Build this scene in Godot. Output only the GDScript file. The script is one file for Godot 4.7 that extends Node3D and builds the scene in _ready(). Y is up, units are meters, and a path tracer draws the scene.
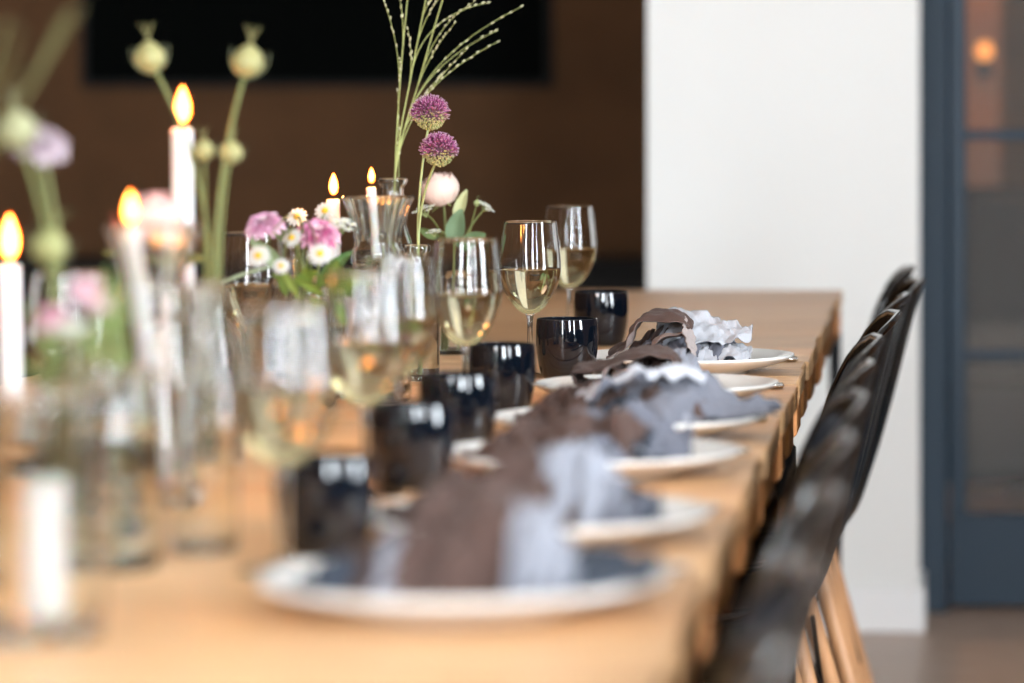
extends Node3D
# A long dinner table laid for a party, seen from its end with a long lens.
# Camera at (0, 1.10, 0) looking along -Z; a pixel and a scale s (pixels per metre) give a place: depth = F / s.
const F := 3840.0
const PX := 933.0
const PY := 100.0
const EYE := 1.10
const TOP := 0.75
const EDGE := -0.166      # right edge of the table
const TABLE_W := 0.98
const ORD := ["first", "second", "third", "fourth", "fifth", "sixth", "seventh", "eighth", "ninth", "tenth"]
var rng := RandomNumberGenerator.new()
var M := {}
var used := {}
var stems := 0
var via := []      # the mouth that the next stems pass through: base of the vessel, height, radius

# ---------------------------------------------------------------- mesh builder
class MB:
	var v := PackedVector3Array()
	var i := PackedInt32Array()
	var c := PackedColorArray()
	var cur := Color(1, 1, 1)
	func p(a: Vector3) -> int:
		v.append(a); c.append(cur)
		return v.size() - 1
	func tri(a: int, b: int, d: int) -> void:
		i.append(a); i.append(b); i.append(d)
	func quad(a: int, b: int, d: int, e: int) -> void:
		tri(a, b, d); tri(a, d, e)
	func fix(start: int) -> void:          # closed piece: make every face point outwards (clockwise)
		var o := v[i[start]]
		var vol := 0.0
		for k in range(start, i.size(), 3):
			vol += (v[i[k]] - o).dot((v[i[k + 1]] - o).cross(v[i[k + 2]] - o))
		if vol > 0.0:
			for k in range(start, i.size(), 3):
				var t := i[k + 1]
				i[k + 1] = i[k + 2]
				i[k + 2] = t
	func lathe(prof: Array, seg := 40, at := Vector3.ZERO, flute := 0.0, flutes := 12, f0 := 0.0, f1 := 9.0, basis := Basis()) -> void:
		var start := i.size()
		var rings := []
		for q in prof:
			var ring := PackedInt32Array()
			if q.x < 1e-6:
				ring.append(p(at + basis * Vector3(0, q.y, 0)))
			else:
				for k in seg:
					var a := TAU * k / seg
					var r: float = q.x
					if flute > 0.0 and q.y > f0 and q.y < f1:
						r += flute * cos(a * flutes)
					ring.append(p(at + basis * Vector3(cos(a) * r, q.y, sin(a) * r)))
			rings.append(ring)
		for n in rings.size() - 1:
			var A: PackedInt32Array = rings[n]
			var B: PackedInt32Array = rings[n + 1]
			if A.size() == 1 and B.size() == 1:
				continue
			for k in seg:
				var l := (k + 1) % seg
				if A.size() == 1:
					tri(A[0], B[k], B[l])
				elif B.size() == 1:
					tri(A[k], B[0], A[l])
				else:
					quad(A[k], B[k], B[l], A[l])
		fix(start)
	func tube(pts: Array, r0: float, r1 := -1.0, seg := 6, caps := true) -> void:
		if r1 < 0.0:
			r1 = r0
		var start := i.size()
		var n := pts.size()
		var rings := []
		var up := Vector3(0.31, 0.2, 0.93).normalized()
		for k in n:
			var t: Vector3 = (pts[mini(k + 1, n - 1)] - pts[maxi(k - 1, 0)]).normalized()
			var x := (up - t * up.dot(t)).normalized()
			up = x
			var y := t.cross(x)
			var r := lerpf(r0, r1, float(k) / (n - 1))
			var ring := PackedInt32Array()
			for q in seg:
				var a := TAU * q / seg
				ring.append(p(pts[k] + (x * cos(a) + y * sin(a)) * r))
			rings.append(ring)
		for k in n - 1:
			for q in seg:
				var w := (q + 1) % seg
				quad(rings[k][q], rings[k + 1][q], rings[k + 1][w], rings[k][w])
		if caps:
			var a0 := p(pts[0])
			var a1 := p(pts[n - 1])
			for q in seg:
				var w := (q + 1) % seg
				tri(a0, rings[0][q], rings[0][w])
				tri(a1, rings[n - 1][w], rings[n - 1][q])
		fix(start)
	func ball(at: Vector3, rad: Vector3, nu := 10, nv := 6, basis := Basis()) -> void:
		var prof := []
		for k in nv + 1:
			var a := PI * k / nv
			prof.append(Vector2(0.0 if k == 0 or k == nv else sin(a), -cos(a)))
		lathe(prof, nu, at, 0.0, 1, 0.0, 0.0, basis * Basis.from_scale(rad))
	func box(at: Vector3, size: Vector3, bev := 0.0, basis := Basis()) -> void:
		var start := i.size()
		var h := size / 2.0
		if bev <= 0.0:
			for ax in 3:
				for sg in [-1.0, 1.0]:
					var e := [Vector3.ZERO, Vector3.ZERO, Vector3.ZERO, Vector3.ZERO]
					var u := (ax + 1) % 3
					var w := (ax + 2) % 3
					var k := 0
					for q in [[-1, -1], [1, -1], [1, 1], [-1, 1]]:
						var z := Vector3.ZERO
						z[ax] = sg * h[ax]
						z[u] = q[0] * h[u] * sg
						z[w] = q[1] * h[w]
						e[k] = z
						k += 1
					var ids := []
					for z in e:
						ids.append(p(at + basis * z))
					quad(ids[0], ids[1], ids[2], ids[3])
			fix(start)
			return
		# chamfered box: six faces, twelve edges, eight corners
		var id := {}
		for sx in [-1, 1]:
			for sy in [-1, 1]:
				for sz in [-1, 1]:
					var s := Vector3(sx, sy, sz)
					for ax in 3:
						var z := Vector3(sx * (h.x - bev), sy * (h.y - bev), sz * (h.z - bev))
						z[ax] = s[ax] * h[ax]
						id[[sx, sy, sz, ax]] = p(at + basis * z)
		var out := []
		for ax in 3:
			var u := (ax + 1) % 3
			var w := (ax + 2) % 3
			for sg in [-1, 1]:
				var q := []
				for d in [[-1, -1], [1, -1], [1, 1], [-1, 1]]:
					var s := [0, 0, 0]
					s[ax] = sg
					s[u] = d[0]
					s[w] = d[1]
					q.append(id[[s[0], s[1], s[2], ax]])
				out.append(q)
			for su in [-1, 1]:
				for sw in [-1, 1]:
					var a := [0, 0, 0]
					a[ax] = -1
					a[u] = su
					a[w] = sw
					var b := a.duplicate()
					b[ax] = 1
					out.append([id[[a[0], a[1], a[2], u]], id[[b[0], b[1], b[2], u]], id[[b[0], b[1], b[2], w]], id[[a[0], a[1], a[2], w]]])
		for sx in [-1, 1]:
			for sy in [-1, 1]:
				for sz in [-1, 1]:
					out.append([id[[sx, sy, sz, 0]], id[[sx, sy, sz, 1]], id[[sx, sy, sz, 2]]])
		var mid := at
		for q in out:
			var a: Vector3 = v[q[0]]
			var nn: Vector3 = (v[q[1]] - a).cross(v[q[2]] - a)
			if nn.dot((a + v[q[1]] + v[q[2]]) / 3.0 - mid) > 0.0:
				q.reverse()
			# flat faces: own vertices
			var f := []
			for z in q:
				f.append(p(v[z]))
			if f.size() == 4:
				quad(f[0], f[1], f[2], f[3])
			else:
				tri(f[0], f[1], f[2])
	func sheet(rows: Array, loop := false) -> void:      # rows of points: one open skin
		var ids := []
		for r in rows:
			var row := PackedInt32Array()
			for a in r:
				row.append(p(a))
			ids.append(row)
		for k in rows.size() - 1:
			var n: int = ids[k].size()
			for q in (n if loop else n - 1):
				var w := (q + 1) % n
				quad(ids[k][q], ids[k + 1][q], ids[k + 1][w], ids[k][w])
	func slab(rows: Array, th: float, ca := Color.WHITE, cb := Color.WHITE) -> void:   # rows of points given a thickness
		var nr := rows.size()
		var nc: int = rows[0].size()
		var start := i.size()
		var top := []
		var bot := []
		for a in nr:
			var ra := PackedInt32Array()
			var rb := PackedInt32Array()
			for b in nc:
				var du: Vector3 = rows[mini(a + 1, nr - 1)][b] - rows[maxi(a - 1, 0)][b]
				var dv: Vector3 = rows[a][mini(b + 1, nc - 1)] - rows[a][maxi(b - 1, 0)]
				var n := du.cross(dv).normalized()
				cur = ca
				ra.append(p(rows[a][b] + n * th / 2.0))
				cur = cb
				rb.append(p(rows[a][b] - n * th / 2.0))
			top.append(ra)
			bot.append(rb)
		for a in nr - 1:
			for b in nc - 1:
				quad(top[a][b], top[a + 1][b], top[a + 1][b + 1], top[a][b + 1])
				quad(bot[a][b], bot[a][b + 1], bot[a + 1][b + 1], bot[a + 1][b])
		for a in nr - 1:
			quad(top[a][0], bot[a][0], bot[a + 1][0], top[a + 1][0])
			quad(top[a][nc - 1], top[a + 1][nc - 1], bot[a + 1][nc - 1], bot[a][nc - 1])
		for b in nc - 1:
			quad(top[0][b], top[0][b + 1], bot[0][b + 1], bot[0][b])
			quad(top[nr - 1][b], bot[nr - 1][b], bot[nr - 1][b + 1], top[nr - 1][b + 1])
		fix(start)
		cur = Color.WHITE
	func mesh() -> ArrayMesh:
		var n := PackedVector3Array()
		n.resize(v.size())
		for k in range(0, i.size(), 3):
			var f := (v[i[k + 2]] - v[i[k]]).cross(v[i[k + 1]] - v[i[k]])
			n[i[k]] += f
			n[i[k + 1]] += f
			n[i[k + 2]] += f
		for k in n.size():
			n[k] = n[k].normalized() if n[k].length_squared() > 1e-24 else Vector3.UP
		var arr := []
		arr.resize(Mesh.ARRAY_MAX)
		arr[Mesh.ARRAY_VERTEX] = v
		arr[Mesh.ARRAY_NORMAL] = n
		arr[Mesh.ARRAY_COLOR] = c
		arr[Mesh.ARRAY_INDEX] = i
		var m := ArrayMesh.new()
		m.add_surface_from_arrays(Mesh.PRIMITIVE_TRIANGLES, arr)
		return m

# ---------------------------------------------------------------- node helpers
func numbered(called: String) -> String:
	var n: int = used.get(called, 0)
	used[called] = n + 1
	return called if n == 0 else "%s_%03d" % [called, n]

func thing(called: String, label: String, category: String, at := Vector3.ZERO, group := "") -> Node3D:
	var o := Node3D.new()
	o.name = numbered(called)
	add_child(o)
	o.position = at
	o.set_meta("label", label)
	o.set_meta("category", category)
	if group:
		o.set_meta("group", group)
	return o

func part(parent: Node, called: String, mb, material: Material) -> MeshInstance3D:
	var o := MeshInstance3D.new()
	o.name = called
	o.mesh = mb.mesh() if mb is MB else mb
	o.material_override = material
	parent.add_child(o, true)
	return o

func struct(called: String, mb, material: Material) -> MeshInstance3D:
	var o := part(self, called, mb, material)
	o.set_meta("kind", "structure")
	return o

func dup(src: Node3D, called: String, label: String, at: Vector3, group := "") -> Node3D:
	var o: Node3D = src.duplicate()
	o.name = numbered(called)
	add_child(o)
	o.position = at
	o.set_meta("label", label)
	if group:
		o.set_meta("group", group)
	return o

func mat(called: String, col: Color, rough := 0.6, metal := 0.0) -> StandardMaterial3D:
	var m := StandardMaterial3D.new()
	m.resource_name = called
	m.albedo_color = col
	m.roughness = rough
	m.metallic = metal
	M[called] = m
	return m

func vmat(called: String, rough := 0.7) -> StandardMaterial3D:      # takes its colours from the vertices
	var m := mat(called, Color.WHITE, rough)
	m.vertex_color_use_as_albedo = true
	return m

func glassy(called: String, col: Color, alpha := 0.0, scale := 0.05) -> StandardMaterial3D:
	var m := mat(called, Color(col, alpha), 0.0)
	m.transparency = BaseMaterial3D.TRANSPARENCY_ALPHA
	m.refraction_enabled = true
	m.refraction_scale = scale
	return m

func noise_tex(sd: int, freq: float, cols: Array, w := 512, h := 512, oct := 4) -> NoiseTexture2D:
	var n := FastNoiseLite.new()
	n.seed = sd
	n.noise_type = FastNoiseLite.TYPE_SIMPLEX_SMOOTH
	n.frequency = freq
	n.fractal_octaves = oct
	var t := NoiseTexture2D.new()
	t.width = w
	t.height = h
	t.noise = n
	t.seamless = true
	if cols.size():
		var g := Gradient.new()
		g.offsets = PackedFloat32Array(range(cols.size()).map(func(k): return float(k) / (cols.size() - 1)))
		g.colors = PackedColorArray(cols)
		t.color_ramp = g
	return t

func at_table(px: float, s: float) -> Vector3:
	return Vector3((px - PX) / s, TOP, -F / s)

func at_px(px: float, py: float, s: float) -> Vector3:
	return Vector3((px - PX) / s, EYE - (py - PY) / s, -F / s)

func high(py: float, s: float) -> float:
	return EYE - TOP - (py - PY) / s

func bez(a: Vector3, b: Vector3, c: Vector3, n := 10) -> Array:
	var out := []
	for k in n + 1:
		var t := float(k) / n
		out.append(a.lerp(b, t).lerp(b.lerp(c, t), t))
	return out

func crv(pts: Array, n: int) -> Array:      # Catmull-Rom through the points
	var out := []
	var m := pts.size() - 1
	for k in n + 1:
		var t := float(k) / n * m
		var a := mini(int(t), m - 1)
		var f := t - a
		var p0 = pts[maxi(a - 1, 0)]
		var p1 = pts[a]
		var p2 = pts[a + 1]
		var p3 = pts[mini(a + 2, m)]
		out.append((p1 * 2.0 + (p2 - p0) * f + (p0 * 2.0 - p1 * 5.0 + p2 * 4.0 - p3) * f * f + (p1 * 3.0 - p0 - p2 * 3.0 + p3) * f * f * f) * 0.5)
	return out

func facing(n: Vector3, roll := 0.0) -> Basis:      # a basis whose y axis is n
	n = n.normalized()
	var x := (Vector3(0.3, 0.1, 0.95) - n * n.dot(Vector3(0.3, 0.1, 0.95))).normalized()
	return Basis(x, n, x.cross(n)) * Basis(Vector3.UP, roll)

# ---------------------------------------------------------------- camera, sky, daylight
func setup() -> void:
	var cam := Camera3D.new()
	cam.name = "camera"
	add_child(cam)
	cam.position = Vector3(0, EYE, 0)
	var lens := CameraAttributesPhysical.new()
	lens.frustum_focal_length = 135.0
	lens.frustum_focus_distance = F / 790.0
	lens.exposure_aperture = 3.1
	lens.frustum_near = 0.05
	lens.frustum_far = 100.0
	cam.attributes = lens
	var half := 341.5 / F
	cam.set_frustum(2.0 * half * 0.05, Vector2((512.0 - PX) / F, (PY - 341.5) / F) * 0.05, 0.05, 100.0)
	cam.current = true
	var we := WorldEnvironment.new()
	we.name = "environment"
	var e := Environment.new()
	var sky := Sky.new()
	var sm := ProceduralSkyMaterial.new()
	sm.sky_top_color = Color(0.80, 0.86, 0.93)
	sm.sky_horizon_color = Color(0.90, 0.93, 0.96)
	sm.ground_bottom_color = Color(0.35, 0.34, 0.33)
	sm.ground_horizon_color = Color(0.6, 0.6, 0.6)
	sky.sky_material = sm
	e.background_mode = Environment.BG_SKY
	e.sky = sky
	e.background_energy_multiplier = 2.0
	e.tonemap_mode = Environment.TONE_MAPPER_LINEAR
	e.tonemap_exposure = 1.32
	e.sdfgi_enabled = true
	e.ssao_enabled = true
	e.ssil_enabled = true
	we.environment = e
	add_child(we)
	# daylight that comes in through the tall windows of the right wall and of the wall behind the camera
	for z in WINDOWS:
		daylight(Vector3(RIGHT + 0.16, 1.75, z), Vector3(-1, 0, 0), Vector2(WIN_W, 2.3), 24.0)
	for x in BACK_WINDOWS:
		daylight(Vector3(x, 1.75, BACK + 0.16), Vector3(0, 0, -1), Vector2(WIN_W, 2.3), 36.0)

const RIGHT := 2.8
const BACK := 2.6
const LEFT := -3.4
const WINDOWS := [0.3, -2.9]
const WIN_W := 0.7
const BACK_WINDOWS := [-1.7, 1.7]

func daylight(at: Vector3, to: Vector3, size: Vector2, energy: float) -> void:
	var l := AreaLight3D.new()
	l.name = "window_daylight"
	l.area_size = size
	l.light_color = Color(0.93, 0.97, 1.0)
	l.light_energy = energy
	l.area_range = 30.0
	l.area_attenuation = 2.0
	l.shadow_enabled = true
	add_child(l, true)
	l.look_at_from_position(at, at + to, Vector3.UP)

# ---------------------------------------------------------------- materials
func materials() -> void:
	var warm := [Color(0.72, 0.53, 0.365), Color(0.85, 0.675, 0.495), Color(0.90, 0.74, 0.565), Color(0.81, 0.62, 0.43), Color(0.88, 0.715, 0.535)]
	var grain := noise_tex(5, 0.012, warm, 512, 512, 5)
	var bump := noise_tex(9, 0.03, [], 512, 512, 4)
	for k in 4:
		var w := mat("oak_%d" % k, [Color(1, 1, 1), Color(0.95, 0.93, 0.90), Color(1.0, 0.96, 0.92), Color(0.92, 0.92, 0.92)][k], 0.42)
		w.albedo_texture = grain
		w.uv1_triplanar = true
		w.uv1_world_triplanar = true
		w.uv1_scale = Vector3(0.5, 5.0, 5.0)
		w.uv1_offset = Vector3(0.31 * k, 0.17 * k, 0.43 * k)
		w.heightmap_enabled = true
		w.heightmap_texture = bump
		w.heightmap_scale = 0.06
	var rail := mat("rail_wood", Color(0.86, 0.72, 0.58), 0.6)
	rail.albedo_texture = grain
	rail.uv1_triplanar = true
	rail.uv1_world_triplanar = true
	rail.uv1_scale = Vector3(6.0, 1.5, 6.0)
	mat("black_steel", Color(0.03, 0.032, 0.036), 0.3, 0.6)
	var bp := mat("black_shell", Color(0.014, 0.014, 0.015), 0.2)
	bp.metallic_specular = 0.16
	mat("black_rim", Color(0.016, 0.016, 0.017), 0.16).metallic_specular = 0.6
	var dowel := mat("beech", Color(0.80, 0.60, 0.43), 0.45)
	dowel.albedo_texture = noise_tex(21, 0.02, [Color(0.82, 0.78, 0.74), Color(1, 1, 1), Color(0.9, 0.86, 0.82)], 256, 256)
	dowel.uv1_triplanar = true
	dowel.uv1_scale = Vector3(14, 1.5, 14)
	mat("porcelain", Color(0.93, 0.93, 0.92), 0.16)
	mat("steel", Color(0.78, 0.77, 0.75), 0.18, 1.0)
	var dg := mat("ink_glass", Color(0.030, 0.052, 0.085), 0.04)
	dg.clearcoat_enabled = true
	dg.clearcoat = 0.3
	dg.clearcoat_roughness = 0.02
	glassy("clear_glass", Color(0.995, 1.0, 0.998))
	glassy("bottle_glass", Color(0.985, 0.997, 0.99))
	glassy("white_wine", Color(0.995, 0.965, 0.83), 0.0, 0.034)
	glassy("water", Color(0.98, 0.99, 0.98), 0.0, 0.033)
	var wax := mat("wax", Color(0.86, 0.85, 0.85), 0.45)
	wax.subsurf_scatter_enabled = true
	wax.subsurf_scatter_strength = 0.35
	mat("wick", Color(0.08, 0.06, 0.05), 0.9)
	var fl := mat("flame_outer", Color(1.0, 0.55, 0.16, 0.35), 1.0)
	fl.transparency = BaseMaterial3D.TRANSPARENCY_ALPHA
	fl.emission_enabled = true
	fl.emission = Color(1.0, 0.50, 0.12)
	fl.emission_energy_multiplier = 2.2
	var fc := mat("flame_core", Color(1.0, 0.8, 0.5), 1.0)
	fc.emission_enabled = true
	fc.emission = Color(1.0, 0.64, 0.25)
	fc.emission_energy_multiplier = 22.0
	vmat("petals", 0.75).backlight_enabled = true
	M.petals.backlight = Color(0.5, 0.5, 0.5)
	vmat("green", 0.55).backlight_enabled = true
	M.green.backlight = Color(0.35, 0.35, 0.35)
	var linen := vmat("linen", 0.9)
	linen.rim_enabled = true
	linen.rim = 0.12
	linen.heightmap_enabled = true
	linen.heightmap_texture = noise_tex(33, 0.09, [], 256, 256, 3)
	linen.heightmap_scale = 0.08
	linen.uv1_triplanar = true
	linen.uv1_scale = Vector3(14, 14, 14)
	# the room
	var white := mat("white_plaster", Color(0.93, 0.93, 0.92), 0.85)
	white.heightmap_enabled = true
	white.heightmap_texture = noise_tex(41, 0.05, [], 256, 256, 4)
	white.heightmap_scale = 0.1
	white.uv1_triplanar = true
	white.uv1_world_triplanar = true
	mat("white_paint", Color(0.94, 0.94, 0.94), 0.4)
	var brown := mat("brown_wall", Color(1, 1, 1), 0.9)
	brown.albedo_texture = noise_tex(51, 0.01, [Color(0.375, 0.255, 0.15), Color(0.425, 0.29, 0.175), Color(0.385, 0.262, 0.157)], 256, 256)
	brown.uv1_triplanar = true
	brown.uv1_world_triplanar = true
	mat("grey_ceiling", Color(0.82, 0.82, 0.81), 0.9)
	mat("panel_black", Color(0.015, 0.025, 0.02), 0.7)
	M.panel_black.metallic_specular = 0.15
	mat("bench_dark", Color(0.07, 0.055, 0.045), 0.7)
	mat("door_blue", Color(0.055, 0.165, 0.235), 0.55)
	var pane := mat("pane_glass", Color(0.95, 0.97, 0.97, 0.04), 0.02)
	pane.metallic_specular = 0.35
	pane.transparency = BaseMaterial3D.TRANSPARENCY_ALPHA
	var fw := mat("floor_wood", Color(1, 1, 1), 0.38)
	fw.albedo_texture = noise_tex(61, 0.012, [Color(0.64, 0.54, 0.46), Color(0.78, 0.70, 0.63), Color(0.72, 0.61, 0.53), Color(0.84, 0.78, 0.72)], 512, 512, 5)
	fw.uv1_triplanar = true
	fw.uv1_world_triplanar = true
	fw.uv1_scale = Vector3(0.35, 2.0, 2.6)
	mat("tan_wood", Color(0.62, 0.42, 0.27), 0.5)

# ---------------------------------------------------------------- the room
func wall_box(called: String, a: Vector3, b: Vector3, m: Material) -> MeshInstance3D:
	var mb := MB.new()
	mb.box((a + b) / 2.0, (b - a).abs())
	return struct(called, mb, m)

func room() -> void:
	var H := 3.1
	var FAR := -F / 350.0
	wall_box("floor", Vector3(LEFT - 0.3, -0.2, FAR - 0.3), Vector3(RIGHT + 0.3, 0, BACK + 0.3), M.floor_wood)
	wall_box("ceiling", Vector3(LEFT - 0.3, H, FAR - 0.3), Vector3(RIGHT + 0.3, H + 0.2, BACK + 0.3), M.grey_ceiling)
	wall_box("wall_left", Vector3(LEFT - 0.25, 0, FAR - 0.3), Vector3(LEFT, H, BACK + 0.3), M.brown_wall)
	wall_box("wall_far", Vector3(LEFT, 0, FAR - 0.25), Vector3(RIGHT + 0.3, H, FAR), M.brown_wall)
	# right wall and back wall with two windows each: built round the openings
	var mb := MB.new()
	var zs := [BACK + 0.3]
	for z in WINDOWS:
		zs.append(z + WIN_W / 2)
		zs.append(z - WIN_W / 2)
	zs.append(FAR)
	for k in range(0, zs.size(), 2):
		mb.box(Vector3(RIGHT + 0.125, H / 2, (zs[k] + zs[k + 1]) / 2), Vector3(0.25, H, absf(zs[k] - zs[k + 1])))
	for z in WINDOWS:
		mb.box(Vector3(RIGHT + 0.125, 0.3, z), Vector3(0.25, 0.6, WIN_W))
		mb.box(Vector3(RIGHT + 0.125, 3.0, z), Vector3(0.25, 0.2, WIN_W))
	struct("wall_right", mb, M.brown_wall)
	mb = MB.new()
	var xs2 := [LEFT]
	for x in BACK_WINDOWS:
		xs2.append(x - WIN_W / 2)
		xs2.append(x + WIN_W / 2)
		mb.box(Vector3(x, 0.3, BACK + 0.125), Vector3(WIN_W, 0.6, 0.25))
		mb.box(Vector3(x, 3.0, BACK + 0.125), Vector3(WIN_W, 0.2, 0.25))
	xs2.append(RIGHT)
	for k in range(0, xs2.size(), 2):
		mb.box(Vector3((xs2[k] + xs2[k + 1]) / 2, H / 2, BACK + 0.125), Vector3(xs2[k + 1] - xs2[k], H, 0.25))
	struct("wall_back", mb, M.brown_wall)
	var n := 1
	for z in WINDOWS:
		window(n, Vector3(RIGHT + 0.06, 1.75, z), PI / 2)
		n += 1
	for x in BACK_WINDOWS:
		window(n, Vector3(x, 1.75, BACK + 0.06), 0.0)
		n += 1
	# white pier with its baseboard, and the wall behind it that parts the two back rooms
	var zp := -F / 484.0
	var x0 := (647.0 - PX) / 484.0
	var x1 := (919.5 - PX) / 484.0
	wall_box("wall_pier", Vector3(x0, 0, zp), Vector3(x1, H, zp - 0.42), M.white_plaster)
	mb = MB.new()
	mb.box(Vector3((x0 + x1) / 2, 0.0465, zp + 0.004), Vector3(x1 - x0 + 0.024, 0.093, 0.018), 0.004)
	mb.box(Vector3(x1 + 0.004, 0.0465, zp - 0.17), Vector3(0.016, 0.093, 0.33), 0.004)
	struct("baseboard_pier", mb, M.white_paint)
	wall_box("wall_divider", Vector3(x1 - 0.25, 0, zp - 0.42), Vector3(x1 - 0.1, H, FAR), M.brown_wall)
	# glazed steel door beside the pier
	var sd := 464.0
	var zd := -F / sd
	var fx := (920.0 - PX) / sd
	wall_box("wall_lintel", Vector3(x1, 2.35, zd + 0.06), Vector3(RIGHT, H, zd - 0.1), M.brown_wall)
	wall_box("wall_doorside", Vector3(1.15, 0, zd + 0.06), Vector3(RIGHT, 2.35, zd - 0.1), M.brown_wall)
	var door := Node3D.new()
	door.name = "door_1"
	door.set_meta("kind", "structure")
	add_child(door)
	door.position = Vector3(fx, 0, zd)
	mb = MB.new()
	mb.box(Vector3(0.03, 1.175, 0), Vector3(0.06, 2.35, 0.10), 0.004)
	mb.box(Vector3(1.147, 1.175, 0), Vector3(0.06, 2.35, 0.10), 0.004)
	mb.box(Vector3(0.59, 2.32, 0), Vector3(1.06, 0.06, 0.10), 0.004)
	part(door, "door_frame", mb, M.door_blue)
	mb = MB.new()
	mb.box(Vector3(0.081, 1.15, -0.005), Vector3(0.036, 2.28, 0.05), 0.003)
	mb.box(Vector3(1.096, 1.15, -0.005), Vector3(0.036, 2.28, 0.05), 0.003)
	mb.box(Vector3(0.59, 0.11, -0.005), Vector3(0.99, 0.20, 0.05), 0.003)
	mb.box(Vector3(0.59, 2.27, -0.005), Vector3(0.99, 0.04, 0.05), 0.003)
	part(door, "door_leaf", mb, M.door_blue)
	var bars := [EYE - (135.0 - PY) / sd, EYE - (355.0 - PY) / sd, 1.55, 2.0]
	for y in bars:
		mb = MB.new()
		mb.box(Vector3(0.59, y, -0.005), Vector3(0.99, 0.022, 0.035), 0.003)
		part(door, "glazing_bar", mb, M.door_blue)
	for x in [0.43, 0.76]:
		mb = MB.new()
		mb.box(Vector3(x, 1.23, -0.006), Vector3(0.022, 2.05, 0.03), 0.003)
		part(door, "glazing_bar", mb, M.door_blue)
	var ys := [0.2, bars[1], bars[0], 1.55, 2.0, 2.27]
	var xs := [0.09, 0.43, 0.76, 1.09]
	for a in 5:
		for b in 3:
			mb = MB.new()
			mb.box(Vector3((xs[b] + xs[b + 1]) / 2, (ys[a] + ys[a + 1]) / 2, -0.006), Vector3(xs[b + 1] - xs[b], ys[a + 1] - ys[a], 0.004))
			part(door, "pane", mb, M.pane_glass)

func window(n: int, at: Vector3, turn: float) -> void:
	var w := Node3D.new()
	w.name = "window_%d" % n
	w.set_meta("kind", "structure")
	add_child(w)
	w.position = at
	w.rotation.y = turn
	var mb := MB.new()
	for s in [-1.0, 1.0]:
		mb.box(Vector3(s * (WIN_W / 2 - 0.03), 0, 0), Vector3(0.06, 2.3, 0.07), 0.004)
		mb.box(Vector3(0, s * 1.12, 0), Vector3(WIN_W - 0.12, 0.06, 0.07), 0.004)
	part(w, "window_frame", mb, M.white_paint)
	mb = MB.new()
	mb.box(Vector3(0, 0.35, 0), Vector3(WIN_W - 0.12, 0.03, 0.04), 0.003)
	part(w, "glazing_bar", mb, M.white_paint)
	for y in [[-1.09, 0.335], [0.365, 1.09]]:
		mb = MB.new()
		mb.box(Vector3(0, (y[0] + y[1]) / 2, 0), Vector3(WIN_W - 0.12, y[1] - y[0], 0.004))
		part(w, "pane", mb, M.pane_glass)

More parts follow.
